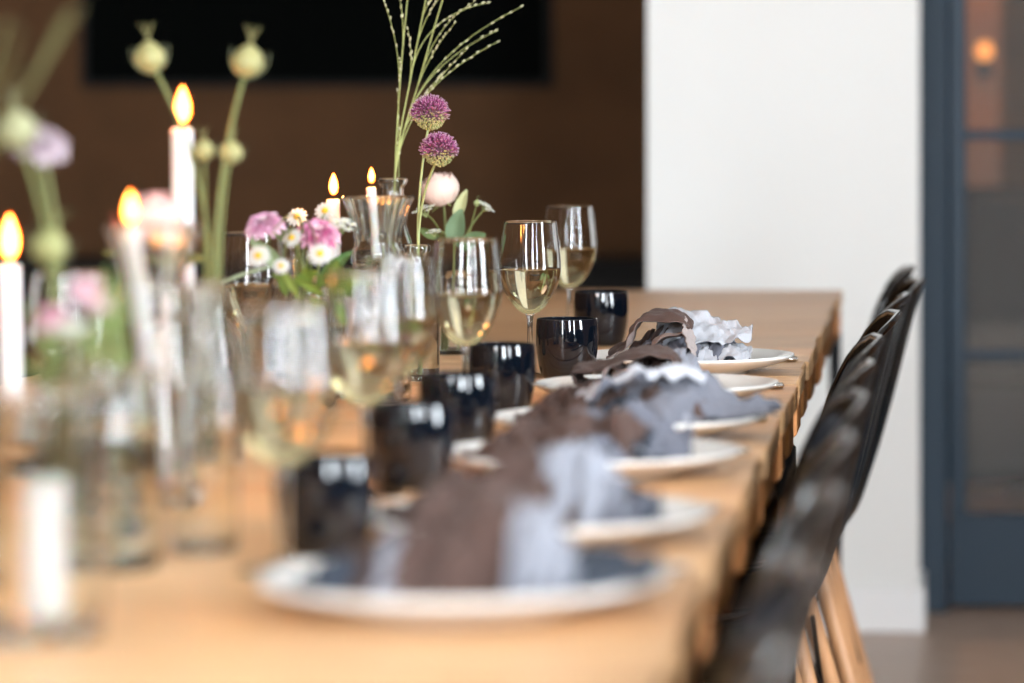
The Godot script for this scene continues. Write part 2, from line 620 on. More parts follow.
func far_things() -> void:
	var FAR := -F / 350.0
	# dark panel on the brown wall
	var a := at_px(86, -60, 350)
	var b := at_px(553, 87, 350)
	var t := thing("wall_screen", "large dark screen hung on the brown wall", "screen", Vector3((a.x + b.x) / 2, b.y, FAR))
	var mb := MB.new()
	mb.box(Vector3(0, (a.y - b.y) / 2, 0.03), Vector3(b.x - a.x, a.y - b.y, 0.05), 0.006)
	part(t, "screen_panel", mb, M.panel_black)
	mb = MB.new()
	var w := b.x - a.x
	var h := a.y - b.y
	for s in [-1.0, 1.0]:
		mb.box(Vector3(s * (w / 2 - 0.008), h / 2, 0.058), Vector3(0.016, h, 0.01), 0.002)
		mb.box(Vector3(0, h / 2 + s * (h / 2 - 0.008), 0.058), Vector3(w - 0.034, 0.016, 0.01), 0.002)
	part(t, "screen_frame", mb, M.bench_dark)
	# dark sideboard along the wall under it
	t = thing("sideboard", "low dark sideboard standing against the brown wall", "sideboard", Vector3(-1.75, 0, FAR + 0.24))
	mb = MB.new()
	mb.box(Vector3(0, 0.36, 0), Vector3(2.3, 0.54, 0.40), 0.005)
	part(t, "body", mb, M.bench_dark)
	mb = MB.new()
	mb.box(Vector3(0, 0.645, 0.005), Vector3(2.34, 0.028, 0.43), 0.005)
	part(t, "top", mb, M.bench_dark)
	for k in 4:
		mb = MB.new()
		mb.box(Vector3(-0.8625 + 0.575 * k, 0.36, 0.208), Vector3(0.56, 0.5, 0.016), 0.004)
		var d := part(t, "door", mb, M.bench_dark)
		mb = MB.new()
		mb.tube([Vector3(-0.8625 + 0.575 * k + 0.2, 0.42, 0.232), Vector3(-0.8625 + 0.575 * k + 0.2, 0.52, 0.232)], 0.006, 0.006, 8)
		part(d, "handle", mb, M.black_steel)
	for sx in [-1.0, 1.0]:
		for sz in [-1.0, 1.0]:
			mb = MB.new()
			mb.tube([Vector3(sx * 1.05, 0.1, sz * 0.15), Vector3(sx * 1.07, 0.0, sz * 0.17)], 0.022, 0.014, 10)
			part(t, "leg", mb, M.bench_dark)
	# beyond the glazed door: a tall wooden post cupboard, a grey armchair-like chest, a small warm lamp
	var z := FAR + 0.35
	var s := F / -z
	var l := (960.0 - PX) / s
	var r := (1001.0 - PX) / s
	t = thing("wooden_post", "tan wooden post standing behind the glazed door", "post", Vector3((l + r) / 2, 0, z))
	mb = MB.new()
	mb.box(Vector3(0, 1.55, 0), Vector3(r - l, 3.09, 0.10), 0.006)
	part(t, "shaft", mb, M.tan_wood)
	mb = MB.new()
	mb.box(Vector3(0, 0.06, 0), Vector3(r - l + 0.03, 0.12, 0.13), 0.006)
	part(t, "foot", mb, M.tan_wood)
	t = thing("armchair", "dark grey armchair in the room behind the glazed door", "armchair", Vector3(0.32, 0, z + 0.75))
	var dk: Material = M.bench_dark
	mb = MB.new()
	mb.box(Vector3(0, 0.27, 0), Vector3(0.62, 0.26, 0.6), 0.03)
	part(t, "seat", mb, dk)
	mb = MB.new()
	mb.box(Vector3(0, 0.62, -0.26), Vector3(0.62, 0.50, 0.14), 0.04, Basis(Vector3.RIGHT, -0.12))
	part(t, "backrest", mb, dk)
	for sx in [-1.0, 1.0]:
		mb = MB.new()
		mb.box(Vector3(sx * 0.35, 0.36, 0), Vector3(0.10, 0.42, 0.62), 0.03)
		part(t, "armrest", mb, dk)
		for sz in [-1.0, 1.0]:
			mb = MB.new()
			mb.tube([Vector3(sx * 0.28, 0.15, sz * 0.24), Vector3(sx * 0.3, 0.0, sz * 0.26)], 0.02, 0.013, 8)
			part(t, "leg", mb, M.beech)
	var p := at_px(987, 60, s * 1.06)
	t = thing("wall_lamp", "small warm glowing lamp on the tan wooden post", "lamp", Vector3(p.x, p.y, z + 0.05))
	mb = MB.new()
	mb.box(Vector3(0, 0, 0.006), Vector3(0.04, 0.09, 0.012), 0.003)
	part(t, "plate", mb, M.black_steel)
	mb = MB.new()
	mb.tube([Vector3(0, -0.01, 0.01), Vector3(0, -0.01, 0.06), Vector3(0, 0.01, 0.065)], 0.006, 0.006, 8)
	part(t, "arm", mb, M.black_steel)
	mb = MB.new()
	mb.ball(Vector3(0, 0.03, 0.065), Vector3(0.022, 0.026, 0.022), 14, 10)
	var g := mat("lamp_glow", Color(1.0, 0.75, 0.45), 0.6)
	g.emission_enabled = true
	g.emission = Color(1.0, 0.62, 0.30)
	g.emission_energy_multiplier = 1.2
	part(t, "bulb", mb, g)
	var o := OmniLight3D.new()
	o.name = "lamp_light"
	o.light_color = Color(1.0, 0.68, 0.40)
	o.light_energy = 0.06
	o.light_size = 0.022
	o.omni_range = 20.0
	o.omni_attenuation = 2.0
	o.shadow_enabled = true
	t.add_child(o, true)
	o.position = Vector3(0, 0.03, 0.065)

# ---------------------------------------------------------------- tables and chairs
func make_table(z0: float, z1: float, label: String) -> void:
	var t := thing("dining_table", label, "table", Vector3(EDGE - TABLE_W / 2, 0, (z0 + z1) / 2), "dining tables set end to end")
	var len := absf(z1 - z0)
	var n := int(round(len / 0.135))
	var wd := len / n
	var meshes := []
	for k in 3:
		var mb := MB.new()
		mb.box(Vector3.ZERO, Vector3(TABLE_W - [0.0, 0.006, 0.003][k], 0.026, wd - 0.0016), 0.002)
		meshes.append(mb.mesh())
	for k in n:
		var o := part(t, "plank", meshes[rng.randi() % 3], M["oak_%d" % (rng.randi() % 4)])
		o.position = Vector3(rng.randf_range(-0.0015, 0.0015), TOP - 0.013 + 0.0, -len / 2 + wd * (k + 0.5))
	# blocks under the edge carry the planks, with gaps between them
	var mb := MB.new()
	mb.box(Vector3.ZERO, Vector3(0.045, 0.046, 0.15), 0.004)
	var bm := mb.mesh()
	var nb := int(len / 0.27)
	for s in [-1.0, 1.0]:
		for k in nb:
			var o := part(t, "edge_block", bm, M.rail_wood)
			o.position = Vector3(s * (TABLE_W / 2 - 0.026 + rng.randf_range(-0.002, 0.002)), TOP - 0.049, -len / 2 + len * (k + 0.5) / nb)
	mb = MB.new()
	for s in [-1.0, 1.0]:
		mb.box(Vector3(s * (TABLE_W / 2 - 0.08), TOP - 0.052, 0), Vector3(0.03, 0.05, len - 0.04), 0.003)
		mb.box(Vector3(0, TOP - 0.052, s * (len / 2 - 0.05)), Vector3(TABLE_W - 0.2, 0.05, 0.03), 0.003)
	part(t, "frame", mb, M.black_steel)
	for sx in [-1.0, 1.0]:
		for sz in [-1.0, 1.0]:
			mb = MB.new()
			mb.box(Vector3(sx * (TABLE_W / 2 - 0.014), (TOP - 0.075) / 2, sz * (len / 2 - 0.013)), Vector3(0.022, TOP - 0.075, 0.02), 0.003)
			part(t, "leg", mb, M.black_steel)

func make_chair() -> Node3D:
	var t := thing("shell_chair", "", "chair", Vector3.ZERO, "black shell chairs along the table")
	# profile: x towards the back (+), y up; the chair faces -x
	var prof := [Vector2(-0.225, 0.425), Vector2(-0.205, 0.446), Vector2(-0.13, 0.447), Vector2(-0.03, 0.432), Vector2(0.07, 0.424), Vector2(0.135, 0.432), Vector2(0.178, 0.47), Vector2(0.205, 0.54), Vector2(0.232, 0.63), Vector2(0.255, 0.72), Vector2(0.272, 0.785), Vector2(0.284, 0.822)]
	var nu := 40
	var pp := crv(prof, nu)
	var rows := []
	var nv := 20
	for a in nu + 1:
		var u := float(a) / nu
		var tg: Vector2 = (pp[mini(a + 1, nu)] - pp[maxi(a - 1, 0)]).normalized()
		var nn := Vector2(-tg.y, tg.x)          # towards the sitter
		var w := 0.196 + 0.010 * sin(u * PI)
		if u > 0.80:
			w *= pow(maxf(1.0 - pow((u - 0.80) / 0.2, 3.0), 0.0), 0.5)
			w = maxf(w, 0.004)
		if u < 0.10:
			w *= pow(1.0 - pow((0.10 - u) / 0.10, 3.0) * 0.55, 0.5)
		var cup := lerpf(0.02, 0.046, smoothstep(0.1, 0.45, u)) * (1.0 - 0.3 * smoothstep(0.75, 1.0, u))
		var row := []
		for b in nv + 1:
			var q := 2.0 * b / nv - 1.0
			var z := q * w
			var lift := cup * pow(absf(z) / 0.215, 2.2)
			row.append(Vector3(pp[a].x + nn.x * lift, pp[a].y + nn.y * lift, z))
		rows.append(row)
	var mb := MB.new()
	mb.slab(rows, 0.006)
	part(t, "shell", mb, M.black_shell)
	# rolled rim
	var edge := []
	for a in range(0, nu + 1):
		edge.append(rows[a][0])
	for b in range(1, nv + 1):
		edge.append(rows[nu][b])
	for a in range(nu - 1, -1, -1):
		edge.append(rows[a][nv])
	for b in range(nv - 1, 0, -1):
		edge.append(rows[0][b])
	edge.append(edge[0])
	mb = MB.new()
	mb.tube(edge, 0.005, 0.005, 10, false)
	part(t, "rim", mb, M.black_rim)
	for sx in [-1.0, 1.0]:
		for sz in [-1.0, 1.0]:
			mb = MB.new()
			mb.tube([Vector3(sx * 0.115, 0.415, sz * 0.115), Vector3(sx * 0.15, 0.30, sz * 0.145), Vector3(sx * 0.235, 0.0, sz * 0.200)], 0.0155, 0.011, 12)
			part(t, "leg", mb, M.beech)
	mb = MB.new()
	mb.tube([Vector3(-0.13, 0.405, -0.13), Vector3(0.13, 0.405, 0.13)], 0.006, 0.006, 8)
	mb.tube([Vector3(-0.13, 0.405, 0.13), Vector3(0.13, 0.405, -0.13)], 0.006, 0.006, 8)
	part(t, "mount", mb, M.black_steel)
	for s in [[1, 1, 1, -1], [1, -1, -1, -1], [-1, -1, -1, 1], [-1, 1, 1, 1]]:
		mb = MB.new()
		mb.tube([Vector3(s[0] * 0.135, 0.36, s[1] * 0.13), Vector3(s[2] * 0.195, 0.14, s[3] * 0.172)], 0.004, 0.004, 6)
		mb.tube([Vector3(s[2] * 0.135, 0.36, s[3] * 0.13), Vector3(s[0] * 0.195, 0.14, s[1] * 0.172)], 0.004, 0.004, 6)
		part(t, "wire_brace", mb, M.black_steel)
	return t

# ---------------------------------------------------------------- tableware
func make_plate() -> Node3D:
	var t := thing("plate", "", "plate", Vector3.ZERO, "white plates of the place settings")
	var mb := MB.new()
	mb.lathe([Vector2(0, 0.004), Vector2(0.075, 0.004), Vector2(0.077, 0.0), Vector2(0.081, 0.0), Vector2(0.084, 0.004), Vector2(0.105, 0.008), Vector2(0.13, 0.0155), Vector2(0.138, 0.0195), Vector2(0.1405, 0.021), Vector2(0.1412, 0.0225), Vector2(0.1405, 0.024), Vector2(0.1385, 0.0242), Vector2(0.124, 0.0185), Vector2(0.106, 0.0125), Vector2(0.092, 0.0085), Vector2(0.08, 0.0078), Vector2(0, 0.0078)], 72)
	part(t, "dish", mb, M.porcelain)
	return t

func make_tumbler() -> Node3D:
	var t := thing("tumbler", "", "tumbler", Vector3.ZERO, "dark blue tumblers")
	var mb := MB.new()
	mb.lathe([Vector2(0, 0.001), Vector2(0.026, 0.0), Vector2(0.0295, 0.0012), Vector2(0.0325, 0.006), Vector2(0.0355, 0.018), Vector2(0.0382, 0.034), Vector2(0.0391, 0.05), Vector2(0.0387, 0.066), Vector2(0.0378, 0.0752), Vector2(0.0372, 0.0762), Vector2(0.0364, 0.0764), Vector2(0.0357, 0.0756), Vector2(0.0365, 0.066), Vector2(0.0368, 0.05), Vector2(0.036, 0.034), Vector2(0.033, 0.02), Vector2(0.029, 0.013), Vector2(0, 0.012)], 56)
	part(t, "glass", mb, M.ink_glass)
	return t

const BOWL := [Vector2(0.0, 0.079), Vector2(0.005, 0.0792), Vector2(0.0115, 0.0815), Vector2(0.0185, 0.0872), Vector2(0.0255, 0.0965), Vector2(0.0315, 0.107), Vector2(0.0362, 0.119), Vector2(0.0386, 0.130), Vector2(0.0391, 0.138), Vector2(0.0386, 0.149), Vector2(0.0371, 0.164), Vector2(0.0352, 0.18), Vector2(0.0333, 0.1965)]

func make_wine_glass(level: float) -> Node3D:
	var t := thing("wine_glass", "", "wine glass", Vector3.ZERO, "wine glasses")
	var out := crv(BOWL, 44)
	var wall := 0.0011
	var inner := []
	for k in range(out.size()):
		var q: Vector2 = out[k]
		var a: Vector2 = out[maxi(k - 1, 0)]
		var b: Vector2 = out[mini(k + 1, out.size() - 1)]
		var tg := (b - a).normalized()
		var nrm := Vector2(-tg.y, tg.x)
		var q2 := q + nrm * (wall + 0.002 * maxf(0.0, 1.0 - float(k) / 10.0))
		if k == 0:
			q2.x = 0.0
		inner.append(Vector2(maxf(q2.x, 0.0), q2.y))
	var prof := out.duplicate()
	prof[0] = Vector2(0, 0.079)
	prof.append(Vector2(out[-1].x - 0.0003, 0.1971))
	prof.append(Vector2(out[-1].x - 0.0008, 0.1971))
	var inn := inner.duplicate()
	inn.reverse()
	prof.append_array(inn)
	var mb := MB.new()
	mb.lathe(prof, 64)
	part(t, "bowl", mb, M.clear_glass)
	mb = MB.new()
	mb.lathe([Vector2(0, 0.0795), Vector2(0.0058, 0.0797), Vector2(0.0046, 0.0765), Vector2(0.0038, 0.071), Vector2(0.0034, 0.06), Vector2(0.0034, 0.03), Vector2(0.0038, 0.015), Vector2(0.0052, 0.008), Vector2(0.0075, 0.0055), Vector2(0, 0.0052)], 24)
	part(t, "stem", mb, M.clear_glass)
	mb = MB.new()
	mb.lathe([Vector2(0, 0.0053), Vector2(0.0076, 0.0055), Vector2(0.015, 0.0036), Vector2(0.026, 0.0022), Vector2(0.0335, 0.0016), Vector2(0.0345, 0.001), Vector2(0.0340, 0.0), Vector2(0.0, 0.0)], 48)
	part(t, "foot", mb, M.clear_glass)
	if level > 0.0:
		var w := []
		for q in inner:
			if q.y < level:
				w.append(Vector2(q.x + (0.00025 if q.x > 0.0 else 0.0), q.y - 0.0002))
		var rl: float = w[-1].x
		w.append(Vector2(rl + 0.0001, level))
		w.append(Vector2(rl - 0.0012, level - 0.0006))
		w.append(Vector2(0, level - 0.0007))
		mb = MB.new()
		mb.lathe(w, 64)
		part(t, "wine", mb, M.white_wine)
	return t

func make_knife() -> Node3D:
	var t := thing("table_knife", "", "knife", Vector3.ZERO, "table knives beside the plates")
	var rows := []
	for k in 15:
		var u := float(k) / 14
		var x := -0.11 + 0.115 * u
		var w := 0.009 * pow(sin(minf(u * 2.2 + 0.08, 1.0) * PI / 2), 0.7)
		rows.append([Vector3(x, 0.0016, -w), Vector3(x, 0.0018, 0), Vector3(x, 0.0016, minf(w, 0.006))])
	var mb := MB.new()
	mb.slab(rows, 0.0018)
	part(t, "blade", mb, M.steel)
	mb = MB.new()
	mb.lathe([Vector2(0, 0), Vector2(0.0035, 0.0), Vector2(0.0042, 0.03), Vector2(0.0055, 0.09), Vector2(0.0050, 0.103), Vector2(0, 0.105)], 12, Vector3(0.003, 0.0042, 0), 0.0, 1, 0.0, 0.0, Basis(Vector3(0, 0, 1.6), Vector3(1, 0, 0), Vector3(0, 0.75, 0)))
	part(t, "handle", mb, M.steel)
	return t

func ribbon(mb: MB, path: Array, w0: float, w1: float, zc: Array, ruffle: float, sd: float, th: float, ca: Color, cb: Color, drape := 0.0, tilt := 0.0, n := 60, nv := 22) -> void:
	# a strip of cloth: its section runs along a curve in x-y, its width along z, with creases and a wavy hem
	var pp := crv(path, n)
	var zz := crv(zc, n)
	var rows := []
	for a in n + 1:
		var u := float(a) / n
		var tg: Vector2 = (pp[mini(a + 1, n)] - pp[maxi(a - 1, 0)]).normalized()
		var nn := Vector2(-tg.y, tg.x)
		var w := lerpf(w0, w1, u)
		var row := []
		for b in nv + 1:
			var q := 2.0 * b / nv - 1.0
			var cr := ruffle * (sin(u * 19.0 + q * 2.6 + sd) * 0.5 + sin(u * 31.0 - q * 4.0 + sd * 2.3) * 0.35 + sin(q * 7.0 + u * 6.0 + sd * 1.7) * 0.7) * (0.25 + 0.75 * absf(q))
			cr += ruffle * 0.22 * (sin(u * 57.0 + q * 9.0 + sd) + sin(u * 43.0 - q * 13.0 + sd * 1.4)) + ruffle * 0.5 * (absf(sin(u * 12.0 + q * 3.0 + sd * 0.7)) - 0.6)
			var sag: float = -0.10 * w * q * q * maxf(nn.y, 0.0) - drape * pp[a].y * pow(absf(q), 2.5)
			var dz := ruffle * 0.9 * sin(u * 23.0 + sd * 3.1 + signf(q)) * absf(q)
			row.append(Vector3(pp[a].x + nn.x * cr, maxf(pp[a].y + nn.y * cr + sag - tilt * (q + 0.75) * w / 2.0, rest(pp[a].x + nn.x * cr, zz[a].x + q * w / 2.0 + dz)), zz[a].x + q * w / 2.0 + dz))
		rows.append(row)
	mb.slab(rows, th, ca, cb)

func heap(mb: MB, c: Vector3, rx: float, rz: float, h: float, sd: int, dye: Color) -> void:
	# a low crumpled mound of cloth: ridged folds over an uneven outline
	var n := FastNoiseLite.new()
	n.seed = sd
	n.frequency = 1.0
	n.fractal_octaves = 2
	var ids := []
	var nr := 22
	var na := 56
	for a in nr + 1:
		var t := float(a) / nr
		var ring := PackedInt32Array()
		for b in na:
			var an := TAU * b / na
			var ed := 1.0 + 0.16 * n.get_noise_2d(cos(an) * 1.6, sin(an) * 1.6) * t
			var x := cos(an) * t * rx * ed
			var z := sin(an) * t * rz * ed
			var fold := 1.0 - absf(n.get_noise_2d(x * 40.0 + 7.0, z * 16.0)) * 3.4
			var y := h * (1.0 - pow(t, 2.4)) * (0.72 + 0.30 * fold) + 0.004 * fold * (1.0 - t) + 0.0012
			mb.cur = dye
			var xx := x + 0.25 * (y - 0.5 * h) * fold
			ring.append(mb.p(c + Vector3(xx, maxf(y, rest(c.x + xx, c.z + z)), z)))
		ids.append(ring)
	for a in nr:
		for b in na:
			var d := (b + 1) % na
			mb.quad(ids[a][b], ids[a + 1][b], ids[a + 1][d], ids[a][d])
	mb.cur = Color.WHITE

func rest(x: float, z: float) -> float:      # height of the plate's surface over its middle, where a napkin can lie
	var r := sqrt(x * x + z * z)
	return 0.0014 + 0.0165 * smoothstep(0.086, 0.142, r) if r < 0.142 else 0.0179

func traced(pts: Array, ox: float, oy: float, s: float) -> Array:      # corners in pixels at scale s -> metres about (ox, oy)
	var out := []
	for k in range(0, pts.size(), 2):
		out.append(Vector2((pts[k] - ox) / s, maxf((oy - pts[k + 1]) / s, 0.001)))
	return out

func make_napkin(label: String, plate_at: Vector3, k: int, s: float) -> void:
	var at := plate_at + Vector3(0, 0.009, 0.0)
	var t := thing("napkin", label, "napkin", at, "crumpled two-tone napkins on the plates")
	var ox := PX + at.x * s
	var oy := PY + (EYE - at.y) * s
	var brown := Color(0.070, 0.038, 0.030)
	var taupe := Color(0.21, 0.155, 0.14)
	var grey := Color(0.42, 0.43, 0.47)
	var slate := Color(0.12, 0.125, 0.155)
	var steel := Color(0.24, 0.25, 0.29)
	var navy := Color(0.022, 0.028, 0.045)
	var o := [Vector2(0, 0), Vector2(0, 0)]
	var list := []      # name, path, width at start and end, z offsets, ruffle, top colour, underside colour
	if k == 0:
		list = [
			["cloth_loop", [610, 352, 620, 345, 631, 340, 635, 326, 645, 315, 660, 311, 674, 311, 687, 316, 692, 325, 682, 333, 664, 337, 654, 344, 662, 351], 0.085, 0.075, [Vector2(0.0, 0), Vector2(0.015, 0)], 0.0035, brown, taupe],
			["cloth_wing", [655, 312, 676, 308, 698, 313, 718, 321, 734, 326, 752, 327], 0.11, 0.022, [Vector2(-0.035, 0), Vector2(-0.02, 0), Vector2(0.0, 0)], 0.0045, grey, navy],
			["cloth_band", [686, 316, 690, 326, 697, 340, 695, 352, 688, 356], 0.035, 0.03, [Vector2(0.052, 0), Vector2(0.058, 0)], 0.002, taupe.lightened(0.15), brown],
			["cloth_fold", [690, 350, 704, 338, 716, 346, 730, 340, 744, 347, 750, 353], 0.07, 0.05, [Vector2(0.0, 0), Vector2(0.01, 0)], 0.004, grey, navy],
			["cloth_tail", [640, 350, 652, 340, 668, 345, 684, 338, 700, 348], 0.09, 0.10, [Vector2(-0.01, 0), Vector2(-0.01, 0)], 0.004, slate, brown]]
	elif k == 1:
		list = [
			["cloth_roll", [612, 381, 590, 383, 578, 380, 575, 371, 580, 364, 596, 362, 614, 360, 625, 366], 0.10, 0.085, o, 0.0022, brown, brown],
			["cloth_loop", [608, 380, 610, 366, 620, 355, 640, 347, 660, 346, 674, 352, 678, 366, 668, 376, 645, 374, 628, 369, 618, 374], 0.10, 0.09, [Vector2(0.01, 0), Vector2(0.015, 0)], 0.0030, brown, taupe],
			["cloth_lining", [614, 382, 621, 371, 631, 368, 640, 374, 652, 382], 0.07, 0.06, [Vector2(0.03, 0), Vector2(0.02, 0)], 0.003, grey, grey],
			["cloth_wing", [668, 350, 680, 352, 690, 362, 700, 372, 712, 382], 0.10, 0.07, [Vector2(-0.01, 0), Vector2(0.0, 0)], 0.004, steel, slate]]
	elif k == 2:
		list = [
			["cloth_heap", [556, 424, 566, 408, 580, 398, 594, 402, 606, 388, 622, 384, 632, 392, 644, 382, 664, 380, 684, 386, 700, 400, 716, 420], 0.13, 0.12, [Vector2(0.0, 0), Vector2(0.01, 0)], 0.008, brown, slate],
			["cloth_wing", [588, 396, 606, 384, 622, 378, 640, 372, 652, 376, 668, 369, 690, 372, 712, 381, 735, 394, 752, 401, 768, 404, 770, 416], 0.10, 0.06, [Vector2(0.02, 0), Vector2(0.03, 0), Vector2(0.0, 0)], 0.0085, Color(0.15, 0.155, 0.185), navy],
			["cloth_crest", [572, 408, 588, 394, 606, 382, 622, 377, 640, 370, 652, 375, 668, 367, 690, 370, 706, 378], 0.035, 0.03, [Vector2(0.03, 0), Vector2(0.045, 0), Vector2(0.02, 0)], 0.006, grey, slate],
			["cloth_fold", [600, 415, 622, 402, 640, 410, 660, 400, 690, 410, 720, 405, 745, 420], 0.10, 0.08, [Vector2(0.045, 0), Vector2(0.04, 0)], 0.008, slate, navy]]
	elif k == 3:
		list = [
			["cloth_heap", [498, 448, 512, 430, 530, 424, 546, 430, 560, 418, 580, 412, 600, 420, 618, 412, 640, 424, 655, 446], 0.13, 0.12, o, 0.008, brown, slate],
			["cloth_wing", [560, 420, 580, 410, 602, 415, 630, 410, 655, 420, 680, 436, 690, 446], 0.09, 0.06, [Vector2(0.01, 0), Vector2(0.0, 0)], 0.007, slate, grey]]
	elif k == 4:
		list = [
			["cloth_heap", [420, 500, 440, 482, 465, 474, 485, 482, 505, 462, 535, 452, 560, 462, 585, 484, 595, 500], 0.13, 0.12, o, 0.008, brown, slate],
			["cloth_corner", [545, 454, 570, 446, 592, 452, 612, 470, 622, 492, 618, 506], 0.10, 0.08, [Vector2(0.01, 0), Vector2(0.02, 0)], 0.010, steel, slate],
			["cloth_fold", [560, 500, 590, 488, 615, 496, 640, 490, 660, 502], 0.09, 0.08, [Vector2(0.03, 0), Vector2(0.03, 0)], 0.006, navy, grey]]
	else:
		list = [
			["cloth_heap", [350, 572, 380, 545, 410, 528, 440, 534, 470, 502, 505, 492, 535, 510, 560, 545, 575, 572], 0.14, 0.13, o, 0.009, brown, slate],
			["cloth_corner", [520, 505, 545, 508, 560, 530, 575, 552, 570, 578], 0.10, 0.09, [Vector2(0.03, 0), Vector2(0.04, 0)], 0.009, steel, slate],
			["cloth_band", [392, 530, 400, 540, 404, 558, 398, 578], 0.06, 0.05, [Vector2(0.05, 0), Vector2(0.06, 0)], 0.006, steel, slate],
			["cloth_fold", [480, 565, 520, 552, 560, 562, 600, 546, 635, 556, 648, 572], 0.11, 0.09, [Vector2(0.02, 0), Vector2(0.02, 0)], 0.008, navy, grey]]
	var sd := 1.3 * k + 0.4
	var mounds := [
		[[-0.036, -0.022, 0.044, 0.042, 0.046, brown], [0.040, -0.012, 0.050, 0.045, 0.030, slate], [0.0, 0.012, 0.035, 0.03, 0.022, slate]],
		[[-0.012, -0.018, 0.050, 0.042, 0.042, brown], [0.035, -0.01, 0.045, 0.045, 0.026, slate]],
		[[-0.045, 0.0, 0.070, 0.075, 0.046, brown], [0.045, 0.0, 0.075, 0.07, 0.044, slate], [0.0, 0.045, 0.04, 0.035, 0.034, navy], [0.045, 0.05, 0.035, 0.03, 0.028, steel]],
		[[-0.040, 0.0, 0.080, 0.075, 0.040, brown], [0.030, 0.0, 0.060, 0.06, 0.034, navy], [0.0, 0.05, 0.05, 0.035, 0.030, slate]],
		[[-0.040, 0.0, 0.085, 0.075, 0.042, brown], [0.030, 0.0, 0.070, 0.07, 0.046, brown], [0.075, 0.02, 0.04, 0.05, 0.026, slate], [-0.03, 0.06, 0.04, 0.03, 0.028, slate]],
		[[-0.015, 0.0, 0.075, 0.08, 0.055, brown], [0.070, 0.005, 0.060, 0.07, 0.028, navy], [-0.05, 0.01, 0.055, 0.06, 0.04, brown], [-0.085, 0.03, 0.035, 0.045, 0.03, navy]]]
	var hk := 0
	for h in mounds[k]:
		var hb := MB.new()
		heap(hb, Vector3(h[0], 0, h[1]), h[2], h[3], h[4], 11 + k * 5 + hk, h[5])
		part(t, "cloth_mound", hb, M.linen)
		hk += 1
	for a in list:
		var mb := MB.new()
		ribbon(mb, traced(a[1], ox, oy, s), a[2], a[3], a[4], a[5], sd, 0.0020, a[7], a[6], 0.8 if a[0] == "cloth_heap" or a[0] == "cloth_corner" else 0.0, {"cloth_wing": 0.5, "cloth_band": 0.6, "cloth_fold": 0.35, "cloth_lining": 0.4}.get(a[0], 0.0))
		part(t, a[0], mb, M.linen)
		sd += 1.7

func make_candle(label: String, base: Vector3, tip: Vector3, r: float, flame := 1.0) -> void:
	var t := thing("taper_candle", label, "candle", base, "lit white taper candles")
	var d := tip - base
	var l := d.length()
	var bs := facing(d)
	var mb := MB.new()
	mb.lathe([Vector2(0, 0), Vector2(r * 0.97, 0), Vector2(r, 0.002), Vector2(r * 0.97, l * 0.6), Vector2(r * 0.93, l - 0.004), Vector2(r * 0.82, l - 0.0005), Vector2(r * 0.6, l - 0.0015), Vector2(0, l - 0.003)], 28, Vector3.ZERO, 0.0, 1, 0.0, 0.0, bs)
	part(t, "wax", mb, M.wax)
	mb = MB.new()
	mb.tube([bs * Vector3(0, l - 0.004, 0), d + Vector3(0.0005, 0.005, 0), d + Vector3(0.002, 0.010, 0)], 0.0008, 0.0006, 6)
	part(t, "wick", mb, M.wick)
	var fh := 0.034 * flame
	var fr := 0.0068 * flame
	var prof := []
	for k in 15:
		var u := float(k) / 14
		prof.append(Vector2(0.0 if k == 0 or k == 14 else fr * pow(sin(PI * pow(u, 0.72)), 0.85), u * fh))
	mb = MB.new()
	mb.lathe(prof, 20, d + Vector3(0.0005, 0.004, 0))
	var o := part(t, "flame", mb, M.flame_outer)
	mb = MB.new()
	for k in prof.size():
		prof[k] = Vector2(prof[k].x * 0.86, prof[k].y * 0.92)
	mb.lathe(prof, 20, d + Vector3(0.0005, 0.0052, 0))
	part(o, "flame_core", mb, M.flame_core)
	var lt := OmniLight3D.new()
	lt.name = "candle_light"
	lt.light_color = Color(1.0, 0.66, 0.33)
	lt.light_energy = 0.02
	lt.light_size = 0.01
	lt.omni_range = 12.0
	lt.omni_attenuation = 2.0
	lt.shadow_enabled = true
	t.add_child(lt, true)
	lt.position = d + Vector3(0.0005, 0.018, 0)

func hollow(out: Array, wall: float, floor_th: float) -> Array:      # outer profile (base to rim) -> closed profile with an inside
	var prof := out.duplicate()
	var top: Vector2 = out[-1]
	prof.append(Vector2(top.x - wall * 0.35, top.y + wall * 0.4))
	prof.append(Vector2(top.x - wall * 0.75, top.y + wall * 0.3))
	var inn := []
	for q in out:
		if q.y > floor_th and q.x > wall * 1.5:
			inn.append(Vector2(q.x - wall, q.y))
	inn.reverse()
	prof.append_array(inn)
	prof.append(Vector2(inn[-1].x * 0.9, floor_th + 0.001))
	prof.append(Vector2(0, floor_th))
	return prof

